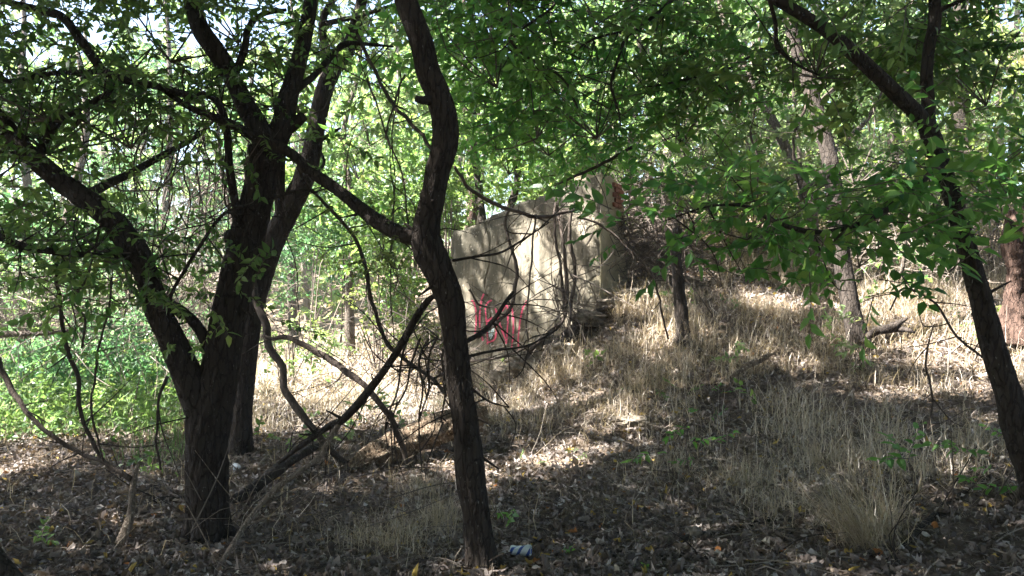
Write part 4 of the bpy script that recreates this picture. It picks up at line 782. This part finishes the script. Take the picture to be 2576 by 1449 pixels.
vine('two twisted vines in front of the left fork', [(200, 880, 5., 5), (208, 800, 5., 6), (180, 760, 5, 5), (215, 700, 5, 6), (240, 600, 5, 6), (250, 560, 4.9, 6)], 110, 3)
vine('wiry vine dropping onto the wall top and hugging it', [(1140, 420, 8.5, 8), (1180, 470, 9., 9), (1240, 510, 9.5, 10), (1310, 535, 10.2, 9), (1380, 545, 10.8, 9), (1450, 530, 11., 7)], 111, 5)
vine('dark vine curving down across the graffiti', [(1290, 515, 11., 6), (1272, 560, 11., 7), (1290, 640, 11., 8), (1300, 700, 11., 8), (1288, 760, 11., 8), (1250, 810, 11, 9), (1200, 850, 11., 8)], 112, 4)
vine('thin vine looping across the bright streak', [(1450, 545, 11., 5), (1500, 560, 11., 6), (1550, 600, 11., 5), (1590, 640, 11, 4)], 113, 3)
vine('stout vine rising from the rubble to the wall streak', [(1320, 905, 10.8, 10), (1345, 870, 10.8, 11), (1390, 830, 10.9, 12), (1420, 790, 11., 10), (1425, 700, 11.1, 9), (1412, 600, 11.2, 8), (1400, 520, 11.3, 6)], 114, 6)
vine('vine trailing down the wall left of the bright streak', [(1345, 540, 11.4, 5), (1340, 640, 11.4, 5), (1332, 700, 11.4, 5), (1325, 800, 11.4, 4), (1330, 860, 11.3, 4)], 115, 2)
vine('reddish vine strand down the middle of the bright streak', [(1395, 510, 11.3, 6), (1402, 620, 11.3, 7), (1415, 730, 11.3, 8), (1420, 800, 11.2, 8)], 116, 4)
vine('second strand twisting beside the reddish one', [(1440, 520, 11.2, 6), (1432, 600, 11.2, 9), (1445, 680, 11.2, 9), (1436, 760, 11.2, 9), (1430, 830, 11.1, 7)], 117, 5)
vine('low vine arching along the wall foot', [(1180, 905, 10.6, 5), (1250, 900, 10.7, 6), (1330, 870, 10.8, 6), (1400, 815, 10.9, 5)], 118, 4)
vine('thin stem in front of the wall from the trunk', [(1180, 730, 8.5, 4), (1200, 760, 8.6, 5), (1230, 770, 8.8, 5), (1260, 765, 9, 4)], 119, 2)
vine('long cord of vine hanging above the bank', [(1905, 60, 8., 4), (1915, 200, 8., 5), (1890, 330, 8., 6), (1905, 400, 8., 5), (1900, 500, 8., 3)], 120, 4)
vine('vine cord hanging left of the dappled trunk', [(2045, 130, 8, 6), (2030, 260, 8., 7), (2000, 340, 8., 6), (2000, 420, 8., 5), (2020, 500, 8., 4)], 121, 5)
vine('dark arched bramble right of the wall', [(1570, 600, 8., 4), (1640, 700, 8., 5), (1665, 790, 8., 5), (1680, 850, 8.1, 4)], 122, 4)
vine('bramble stem reaching over the sunny bank', [(2240, 780, 6.5, 4), (2280, 720, 6.5, 5), (2350, 760, 6.5, 6), (2420, 860, 6.5, 6), (2520, 940, 6.5, 5)], 123, 8)
vine('pale crooked stem rising from the sunny thicket', [(2262, 690, 9., 9), (2275, 650, 9., 9), (2278, 600, 9., 8), (2285, 540, 9., 6)], 124, 1, m=BARK2)
vine('dark bramble arch in the lower bank', [(2335, 1080, 6., 5), (2345, 1000, 6, 5), (2330, 900, 6, 5), (2350, 820, 6, 3)], 125, 4)
rv = np.random.default_rng(5)
for i in range(26):   # curtain of thin vines behind the fork
    px = [340, 352, 372, 388, 405, 425, 438, 452, 468, 480, 492, 505, 518, 532, 545, 556, 250, 270, 300, 318, 640, 690, 1000, 1012, 150, 205][i]; Yv = rv.uniform(5.2, 7.5)
    y0 = rv.uniform(150, 280); y1 = rv.uniform(520, 880); n = 6; q = []; x = px; dr = rv.normal(0, 9)
    for k in range(n):
        q.append((x, y0 + (y1 - y0) * k / (n-1), Yv, (5.5 - .6 * k) * rv.uniform(.6, 1.1) * 5.5 / Yv)); x += dr + rv.normal(0, 12)
    stick('vine', 'one of the thin cords of vine hanging in a curtain behind the forked tree', 'vine', q, VINE, 5, .08, .1, 0, 200 + i, 'thin vine cords behind the forked tree', wig=.035, twigs=2)
for i, (x0, x1, y1, L_) in enumerate([(1010, 975, 1130, 'first'), (1040, 990, 1180, 'a'), (1055, 1062, 1190, ''), (1080, 1062, 1100, ''), (1110, 1112, 1060, '')]):
    stick('hanging_twig', ['long bare twig drooping from the dead limb toward the log', 'bare twig drooping beside the arching vine', 'bare twig hanging in front of the log', 'short bare twig close to the crooked trunk', 'bare twig against the crooked trunk'][i], 'twig',
          [(x0 + 20, 850, 5., 6), (x0, 900, 5., 6), ((x0+x1)/2 + 6, 980, 5., 5), (x1 - 6, 1060, 5.05, 4), (x1, y1, 5.1, 2.5)], VINE, 6, .05, .1, 0, 300 + i, 'bare twigs hanging from the dead limb', twigs=4, wig=.01)

# ------------------------------------------------------------------ rubbish: drink can and white cup
g = G(1310, 1418) + [0, 0, .03]; CAN = thing('drink_can', 'crushed blue and white drink can lying in the leaves', 'can', g + [0, 0, .0])
def can_shape():
    mb = MB(); n = 32; prof = [(-.060, .020), (-.0600, .026), (-.052, .0325), (.048, .0325), (.056, .028), (.060, .0265), (.060, .024), (.056, .023)]
    th = np.linspace(0, 2*pi, n, endpoint=False); rings = []
    xs = np.concatenate([[a for a, b in prof[:3]], np.linspace(-.04, .04, 9), [a for a, b in prof[3:]]]); rs = np.interp(np.arange(len(xs)), [0, 1, 2, 11.9, 12, 13, 14, 15, 16], [.020, .026, .0325, .0325, .0325, .0325, .028, .0265, .0235])[:len(xs)]
    for x, r in zip(xs, rs):
        dent = 1 - .55 * math.exp(-((x + .035) / .03) ** 2) * np.maximum(0, np.sin(th)) - .25 * math.exp(-((x - .01) / .02) ** 2) * np.maximum(0, np.sin(th + .8))
        rings.append(np.stack([th*0 + x, r * np.cos(th), r * np.sin(th) * dent], -1))
    V = np.vstack(rings); k = len(rings); i = np.arange(k-1)[:, None]*n; j = np.arange(n)[None]; j2 = (j+1) % n
    return V, np.stack([i+j, i+j2, i+n+j2, i+n+j], -1).reshape(-1, 4), k, n
V, F, kk, nn = can_shape(); az = -.25; R = np.array([[math.cos(az), -math.sin(az), 0], [math.sin(az), math.cos(az), 0], [0, 0, 1]])
ang = np.arctan2(V[:, 2], V[:, 1]); tv = (np.sin(ang * 1.0 + V[:, 0] * 60) * .5 + .5)
W_ = V @ R.T + g + [0, 0, .04]; mb = MB(); mb.add(W_, F, tv)
m, t = mat('can_print'); finish(t, ramp(t, tint(t), [(0, (.45, .52, .50)), (.3, (.45, .52, .50)), (.33, (.02, .06, .26)), (.8, (.03, .09, .34)), (.84, (.5, .56, .56))]), .35, spec=.6); mb.build('can_body', m, CAN, True)
mb = MB(); c0 = V[-nn:].copy(); c0[:, 0] -= .003; c1 = c0.mean(0, keepdims=True); VV = np.vstack([c0, c1]) @ R.T + g + [0, 0, .04]; mb.add(VV, [[a, (a+1) % nn, nn] for a in range(nn)])
m, t = mat('aluminium'); finish(t, (.55, .57, .55), .4, spec=.6); mb.build('can_end', m, CAN)
g = G(597, 1190); CUP = thing('paper_cup', 'small round white cup lying behind the forked tree', 'cup', g)
mb = MB(); n = 24; th = np.linspace(0, 2*pi, n, endpoint=False); rings = []
for x, r in [(.0, .004), (.0, .030), (.004, .032), (.03, .034), (.07, .040), (.085, .042), (.085, .039), (.03, .032)]: rings.append(np.stack([r*np.cos(th), th*0 + x, r*np.sin(th)], -1))
V = np.vstack(rings); i = np.arange(7)[:, None]*n; j = np.arange(n)[None]; j2 = (j+1) % n
a = .5; R = np.array([[math.cos(a), -math.sin(a), 0], [math.sin(a), math.cos(a), 0], [0, 0, 1]])
mb.add(V @ R.T + g + [0, 0, .025], np.stack([i+j, i+j2, i+n+j2, i+n+j], -1).reshape(-1, 4)); m, t = mat('white_paper'); finish(t, (.8, .8, .82), .6, trans=.2, tcol=(.8, .8, .8)); mb.build('cup_body', m, CUP, True)
mb = MB(); V = np.stack([.043*np.cos(th), th*0 + .086, .043*np.sin(th)], -1); V2 = np.stack([.043*np.cos(th), th*0 + .082, .043*np.sin(th)], -1)
jj = np.arange(n); mb.add(np.vstack([V, V2]) @ R.T + g + [0, 0, .025], np.stack([jj, (jj+1) % n, n + (jj+1) % n, n + jj], -1)); mb.build('rim', m, CUP, True)

# ------------------------------------------------------------------ background trees and bushes
def tree(px, Y, hgt, wpx, blobs, lm, label, kind='far', size=.5, lean=0, m=BARK2, seed=0, group=None, name='tree', cat='tree', gaps=True, trange=(0, 1), nb=6):
    x = (px - 1287.5) * S * Y; z = h1(x, Y); t = thing(name, label, cat, (x, Y, z), group); r = np.random.default_rng(seed + 50)
    rad = wpx * S * Y / 2; q = []
    for k in range(6):
        u = k / 5; q.append((x + lean * hgt * u + (r.normal(0, .12) if k else 0), Y + (r.normal(0, .1) if k else 0), z - .2 + (hgt + .2) * u, rad * (1.25 - .95 * u) if k else rad * 1.5))
    mb = MB(); tube(mb, q, 12, .12, .1, .06, seed); mb.build('trunk', m, t, True)
    bl = [(P(a, b, c), rr, int(n * .7)) for a, b, c, rr, n in blobs]
    crown(t, bl, lm, kind, size, seed=seed + 300, nb=nb, br=.015, gaps=gaps, anchor=q[3][:3], trange=trange)
    return t
def bush(px, py, Y, rad, n, lm, label, kind='far', size=.35, seed=0, gaps=True, trange=(0, 1), name='bush'):
    c = P(px, py, Y); b = thing(name, label, 'bush', (c[0], c[1], h1(c[0], c[1]))); r = np.random.default_rng(seed + 70); mb = MB(); z = h1(c[0], c[1])
    for i in range(7):
        e = c + r.normal(size=3) * np.array(rad) * .5; tube(mb, [(c[0] + r.normal(0, .1), c[1] + r.normal(0, .1), z - .05, .014), (*((c + e) / 2 * [1, 1, 1]), .009), (*e, .004)], 6, .15, seed=i, tint=r.random() * .6, cap=False)
    mb.build('stems', TWIG, b, True)
    crown(b, [(c, rad, int(n * .8))], lm, kind, size, seed=seed + 600, nb=4, br=.006, gaps=gaps, trange=trange, name='foliage', shell=.3)
    return b
BT = 'trees in the wood behind the clearing'
# left and centre
tree(60, 17, 9, 24, [(60, 250, 17, (2.2, 1.5, 2.), 420), (-150, 450, 17, (2, 1.5, 2.2), 300)], 'mid', 'shady green tree behind the far left bough', seed=1)
tree(420, 18, 9, 22, [(300, 330, 18, (2., 1.5, 1.7), 330), (450, 480, 18, (1.6, 1.5, 1.2), 240)], 'blu', 'green tree seen through the fork of the dark tree', seed=2)
tree(880, 15, 7, 20, [(930, 480, 15, (1.4, 1.2, 1.0), 360), (880, 300, 15, (1.2, 1., .8), 160)], 'mid', 'bright yellow green tree between slender and crooked trunks', 'mid', .55, seed=3)
tree(560, 14, 6, 14, [(590, 430, 14, (.9, .9, .9), 170), (520, 640, 14, (.8, .8, .9), 170)], 'mid', 'bright sapling behind the hanging vine curtain', seed=4)
tree(1210, 14, 6.5, 22, [(1180, 250, 14, (1.0, 1., 1.), 200), (1230, 420, 14.5, (.9, .9, .7), 160)], 'mid', 'thin dark stem rising behind the left end of the wall', m=BARK, seed=5)
tree(1255, 15, 6, 20, [(1330, 330, 15, (1., 1., .9), 180)], 'mid', 'curving dark stem just above the wall top', m=BARK, seed=6, lean=.05)
tree(1170, 17, 7, 26, [(1060, 350, 17, (.9, 1., 1.3), 170)], 'yel', 'reddish trunk seen left of the wall top', m=BARKR, seed=7)
tree(205, 15, 6, 34, [(200, 600, 15, (1.2, 1., .8), 200)], 'blu', 'thick grey trunk half hidden by the left limb', seed=8)
tree(1400, 18, 9, 18, [(1400, 250, 18, (2., 1.5, 2.), 460), (1450, 420, 17, (1.5, 1., .8), 220)], 'mid', 'leafy tree directly behind the middle of the wall', seed=9)
tree(1600, 17, 9, 18, [(1600, 130, 17, (1.8, 1.5, 1.6), 420), (1560, 380, 16, (1.3, 1., .8), 240)], 'mid', 'leafy tree behind the right end of the wall', seed=10)
tree(1850, 18, 10, 22, [(1800, 200, 18, (2.2, 1.5, 2.), 500), (1900, 380, 17, (1.5, 1., .9), 260)], 'yel', 'sunny tree on the hill above the brush', seed=11)
tree(2250, 17, 10, 22, [(2230, 180, 17, (2., 1.5, 2.), 460), (2260, 420, 16, (1.5, 1., .9), 280)], 'yel', 'sunny tree framed by the high Y', seed=12)
tree(2430, 14.5, 9, 42, [(2480, 120, 15, (1.5, 1.2, 1.4), 260), (2450, 380, 15, (1.2, 1., .9), 170)], 'olv', 'thick ivy clad trunk right of the high Y', m=BARK, seed=13)
tree(2620, 13, 9, 30, [(2600, 300, 13, (1.2, 1., 1.6), 300)], 'olv', 'leafy tree at the far right edge', seed=14)
tree(1730, 16, 7, 12, [(1740, 470, 15.5, (1.3, 1., .6), 220)], 'olv', 'low olive tree above the brush beyond the wall', seed=15)
tree(2000, 15, 7, 12, [(2010, 480, 15, (1.5, 1., .6), 240)], 'olv', 'low olive tree behind the dappled hillside trunk', seed=16)
tree(740, 20, 9, 20, [(740, 350, 20, (1.5, 1.4, 1.6), 220)], 'blu', 'pale distant tree between the two dark trees', seed=17)
# understory
bush(60, 700, 12, (1.4, 1., .8), 300, 'blu', 'cool green bush at the left edge below the bough', seed=1)
bush(60, 960, 10.5, (1.3, .9, .8), 420, 'blu', 'bright weedy bush low at the left edge', 'mid', .3, 2)
bush(260, 930, 10.8, (1.0, .9, .8), 420, 'blu', 'sunlit leafy bush left of the leaning limb', 'mid', .3, 3)
bush(400, 860, 11.5, (.9, .9, .9), 320, 'blu', 'green bush seen under the forked tree', 'mid', .32, 4)
bush(330, 740, 13, (1.2, 1., .7), 300, 'yel', 'yellow green bush behind the sagging vines', seed=5)
bush(160, 1060, 8.9, (.7, .5, .35), 220, 'yel', 'low yellow green weeds at the clearing edge', 'mid', .24, 6)
bush(20, 1080, 8.6, (.6, .4, .4), 180, 'mid', 'weed clump in the lower left of the green edge', 'mid', .24, 7)
bush(330, 1050, 9, (.6, .5, .35), 180, 'mid', 'weed clump just left of the forked trunk', 'mid', .24, 8)
bush(520, 780, 13, (.9, .8, 1.2), 320, 'olv', 'olive bush wrapped in dead vines between the dark trees', seed=9)
bush(780, 690, 15, (1.6, 1., 1.3), 620, 'blu', 'cool green thicket in the middle of the clearing', seed=10)
bush(860, 560, 16, (1.5, 1., 1.), 420, 'mid', 'sunlit bush below the bright yellow green tree', seed=11)
bush(960, 700, 13.5, (.8, .8, .7), 330, 'mid', 'bush left of the crooked trunk behind the vine', seed=12)
bush(950, 810, 13.2, (1.0, .6, .35), 340, 'olv', 'pale olive shrub above the sunny clearing floor', 'fine', .35, 13)
bush(720, 850, 12.5, (.8, .5, .4), 240, 'yel', 'low bright shrub behind the zigzag vine', 'mid', .26, 14)
bush(1040, 520, 15, (.8, .8, 1.), 260, 'yel', 'bright bush beside the bend of the crooked trunk', seed=15)
bush(1130, 520, 13.6, (.3, .4, .6), 110, 'mid', 'ivy clump spilling over the left top of the wall', 'fine', .3, 16)
bush(650, 620, 16, (.8, .8, 1.1), 260, 'blu', 'cool bush glimpsed between the trunks', seed=17)
bush(1480, 400, 13.4, (.7, .5, .2), 80, 'mid', 'leafy bush crowning the top of the wall', 'mid', .32, 18)
bush(1680, 470, 13.5, (.7, .6, .4), 170, 'olv', 'brownish bush above the twig tangle', 'fine', .4, 19)
bush(1900, 520, 14.5, (.9, .6, .4), 190, 'olv', 'olive brush above the sunlit ground patch', 'fine', .4, 20)
bush(2220, 530, 14, (1., .6, .5), 220, 'olv', 'olive brush left of the leaning trunk', 'fine', .4, 21)
bush(2500, 480, 13, (.8, .6, .6), 220, 'olv', 'olive brush behind the red brown stump', 'fine', .4, 22)
bush(2320, 590, 12.6, (.6, .4, .3), 90, 'mid', 'small green bush in the pale thicket', 'mid', .3, 23)
bush(2540, 760, 9.9, (.4, .3, .3), 40, 'mid', 'leafy sprout beside the red brown stump', 'near', .3, 24)
bush(-150, 850, 11, (1.3, 1., 1.5), 260, 'mid', 'bush just outside the left edge of the green', seed=25)
bush(1700, 490, 13.6, (.5, .4, .4), 120, 'mid', 'dark undergrowth pressing on the right end of the wall', 'mid', .3, 30)
# far wood: one mass
r = np.random.default_rng(77); mb = MB(); n = 12000
ang = r.uniform(-.82, .82, n); d = r.uniform(24, 46, n); x = d * np.sin(ang); y = d * np.cos(ang)
zz = H(x, y) + r.uniform(0, 1, n) ** .85 * (9 + 4 * n2(x, y, .15, 50))
pos = np.stack([x, y, zz], -1); k = vnoise(pos * .35, 51) + .5*vnoise(pos * .9, 52) > -.25
k &= ~(gap(pos, 5) & (r.random(n) < .96)); pos = pos[k]
tn = np.clip(.5 + .8 * vnoise(pos * .2, 53) + .2*r.normal(size=len(pos)), 0, 1)
h_ = np.arange(len(pos)) % 2 == 0
place(mb, 'far', pos[h_], 1.1, tn=tn[h_], r=r)
for i in range(70):
    a = r.uniform(-.7, .7); dd = r.uniform(24, 40); x, y = dd*math.sin(a), dd*math.cos(a); z = h1(x, y); w_ = r.uniform(.08, .2); l = r.normal(0, .8)
    tube(mb, [(x, y, z - .3, w_), (x + l*.4, y, z + 4, w_ * .8), (x + l, y, z + 9, w_ * .4)], 7, .6, mat=1, tint=.3 + .5 * r.random(), cap=False, seed=i)
mb2 = MB(); place(mb2, 'far', pos[~h_], 1.1, tn=tn[~h_], r=r)
tag(mb.build('far_woods', [LEAF['mid'], TWIG]), 'hazy green wood closing the view behind the clearing', 'woods', kind='stuff')
tag(mb2.build('far_foliage', [LEAF['yel'], TWIG]), 'sunlit yellow green leaves of the far wood', 'foliage', kind='stuff')

# ------------------------------------------------------------------ unseen tall trees added, crowns shaped to shade the foreground
r = np.random.default_rng(99)
n = 62000; gx_ = r.uniform(-8, 9.5, n); gy_ = r.uniform(-2.5, 18, n)
def shade(x, y):
    d = 1. * (1 - sm(8.3, 9.6, y - .12 * x + .8 * n2(x, y, .6, 60)))
    d = np.maximum(d, 1. * sm(-1.4, -.9, x) * (1 - sm(3., 3.8, x)) * sm(10, 10.6, y) * (1 - sm(13.6, 14.2, y)))     # over the wall
    d = np.maximum(d, .12 * sm(1.5, 2.5, x) * sm(12.8, 13.6, y) * (n2(x, y, .8, 66) > -.3))
    d = np.maximum(d, .92 * sm(.6, 1.4, x) * (1 - sm(13., 14., y)) * (n2(x, y, 1.7, 61) + .5 * n2(x, y, 4.1, 62) > -.28))
    d *= 1 - .8 * (1 - sm(-4.6, -3., x)) * sm(7, 8.5, y)
    return d
k = r.random(n) < shade(gx_, gy_); gx_, gy_ = gx_[k], gy_[k]; hz = np.maximum(r.uniform(6.6, 10.5, len(gx_)), EYE + .38 * gy_ + r.uniform(.6, 2.5, len(gx_))); gz = H(gx_, gy_)
pos = np.stack([gx_, gy_, gz], -1) + SUN[None] * ((hz - gz) / SUN[2])[:, None]
k = ~lit(pos, .07); pos = pos[k]
view_top = EYE + .37 * np.maximum(pos[:, 1], 0) ; pos = pos[(pos[:, 2] > view_top + .4) | (np.abs(pos[:, 0]) > .66 * pos[:, 1] + 1)]
TR = [(-8.5, 2.5, 'unseen shade tree added left of the clearing with a high spreading crown'), (-6.5, -2., 'unseen shade tree added behind the viewer on the left'), (-9.5, 8.5, 'unseen tree added beyond the left edge to shade the clearing'), (3.5, -2.5, 'unseen shade tree added behind the viewer on the bank'), (7.5, 4.5, 'unseen shade tree added on the bank outside the right edge')]
own = np.argmin(np.stack([np.hypot(pos[:, 0] - a, pos[:, 1] - b) for a, b, c in TR]), 0)
for i, (a, b, lab) in enumerate(TR):
    z = h1(a, b); T_ = thing('added_shade_tree', lab, 'tree', (a, b, z), 'unseen shade trees added round the clearing'); mb = MB()
    tube(mb, [(a, b, z - .2, .26), (a + .1, b, z + 1, .2), (a - .1, b + .1, z + 4, .17), (a + .1, b, z + 7, .12), (a, b + .1, z + 9.5, .05)], 16, .1, .08, .06, i); mb.build('trunk', BARK, T_, True)
    mb = MB(); pp = pos[own == i]; place(mb, 'far', pp, .42, r=r)
    for c in pp[r.choice(len(pp), 40)]:
        s0 = np.array([a, b, z + r.uniform(4, 7)]); tube(mb, [(*s0, .035), (*((s0 + c) / 2 + [0, 0, .4]), .022), (*c, .008)], 5, .4, mat=1, tint=.2, cap=False)
    mb.build('crown', [LEAF['dark'], TWIG], T_)
# unseen trees added round the viewpoint to keep skylight off the near ground
r = np.random.default_rng(123)
for i, (a, b, rad, zc, n_, lab) in enumerate([(-5, -6, 4., 4.5, 900, 'dense shade tree added behind the viewpoint toward the left'), (1.5, -7, 4., 4.5, 900, 'dense shade tree added straight behind the viewpoint'), (8, -4, 4., 5., 900, 'dense shade tree added behind the viewpoint toward the bank'),
        (12.5, 3.5, 3.6, 6., 900, 'dense shade tree added on the bank beyond the right edge'), (13.5, 10, 3.5, 8., 700, 'dense shade tree added high on the bank beyond the right edge'), (-11, -1, 3.5, 4., 700, 'dense shade tree added beyond the left edge near the viewpoint'), (4., 1.5, 3.6, 9.2, 900, 'broad unseen crown added to shade the near bank'), (7, 8, 3.4, 10.5, 700, 'broad unseen crown added high over the bank for shade')]):
    z = h1(a, b); T_ = thing('added_shade_tree', lab, 'tree', (a, b, z), 'unseen shade trees added round the clearing'); mb = MB()
    if i == 6: tube(mb, [(5.6, .3, h1(5.6, .3) - .2, .2), (5.3, .6, z + 3, .16), (4.6, 1.2, z + 7, .1), (4, 1.5, z + 9.5, .05)], 14, .12, .08, .06, i)
    else: tube(mb, [(a, b, z - .2, .24), (a + .1, b, z + 1, .19), (a - .1, b + .1, z + 4, .15), (a, b, z + zc + 1, .07)], 14, .12, .08, .06, i)
    mb.build('trunk', BARK, T_, True)
    d = r.normal(size=(n_, 3)); d /= np.linalg.norm(d, axis=1)[:, None]; pp = np.array([a, b, z + zc]) + d * (r.random((n_, 1)) ** .4) * rad * np.array([1, 1, 1.1 if i < 6 else .35])
    pp = pp[(pp[:, 2] > H(pp[:, 0], pp[:, 1]) + .4)]; pp = pp[~lit(pp, .15)]
    pp = pp[((pp[:, 2] > EYE + .38 * np.maximum(pp[:, 1], 0) + .8) | (np.abs(pp[:, 0]) > .68 * pp[:, 1] + 1)) & (np.linalg.norm(pp - [0, 0, 1.6], axis=1) > 2)]
    mb = MB(); place(mb, 'far', pp, 1.0, r=r)
    for c in pp[:30]:
        tube(mb, [(a, b, z + zc * .6, .035), (*((np.array([a, b, z + zc * .6]) + c) / 2 + [0, 0, .3]), .022), (*c, .008)], 5, .4, mat=1, tint=.2, cap=False)
    mb.build('crown', [LEAF['dark'], TWIG], T_)

# thin haze volume added to stand in for the lens flare veil
me = bpy.data.meshes.new('haze'); hz_ = (-62, -16, -3.2, 62, 62, 26)
vs_ = [(hz_[a], hz_[b], hz_[c]) for a in (0, 3) for b in (1, 4) for c in (2, 5)]
me.from_pydata(vs_, [], [(0, 1, 3, 2), (4, 6, 7, 5), (0, 4, 5, 1), (2, 3, 7, 6), (0, 2, 6, 4), (1, 5, 7, 3)]); ho = bpy.data.objects.new('haze', me); COL.objects.link(ho)
m = bpy.data.materials.new('haze_veil'); m.use_nodes = True; t = m.node_tree; t.nodes.clear(); pv = t.nodes.new('ShaderNodeVolumePrincipled'); pv.inputs['Color'].default_value = (.86, .92, 1, 1); pv.inputs['Density'].default_value = .0020; pv.inputs['Anisotropy'].default_value = .5
o_ = t.nodes.new('ShaderNodeOutputMaterial'); t.links.new(pv.outputs[0], o_.inputs['Volume']); me.materials.append(m)
tag(ho, 'thin pale haze added in place of a lens flare veil', 'haze', kind='stuff'); SC.cycles.volume_bounces = 0
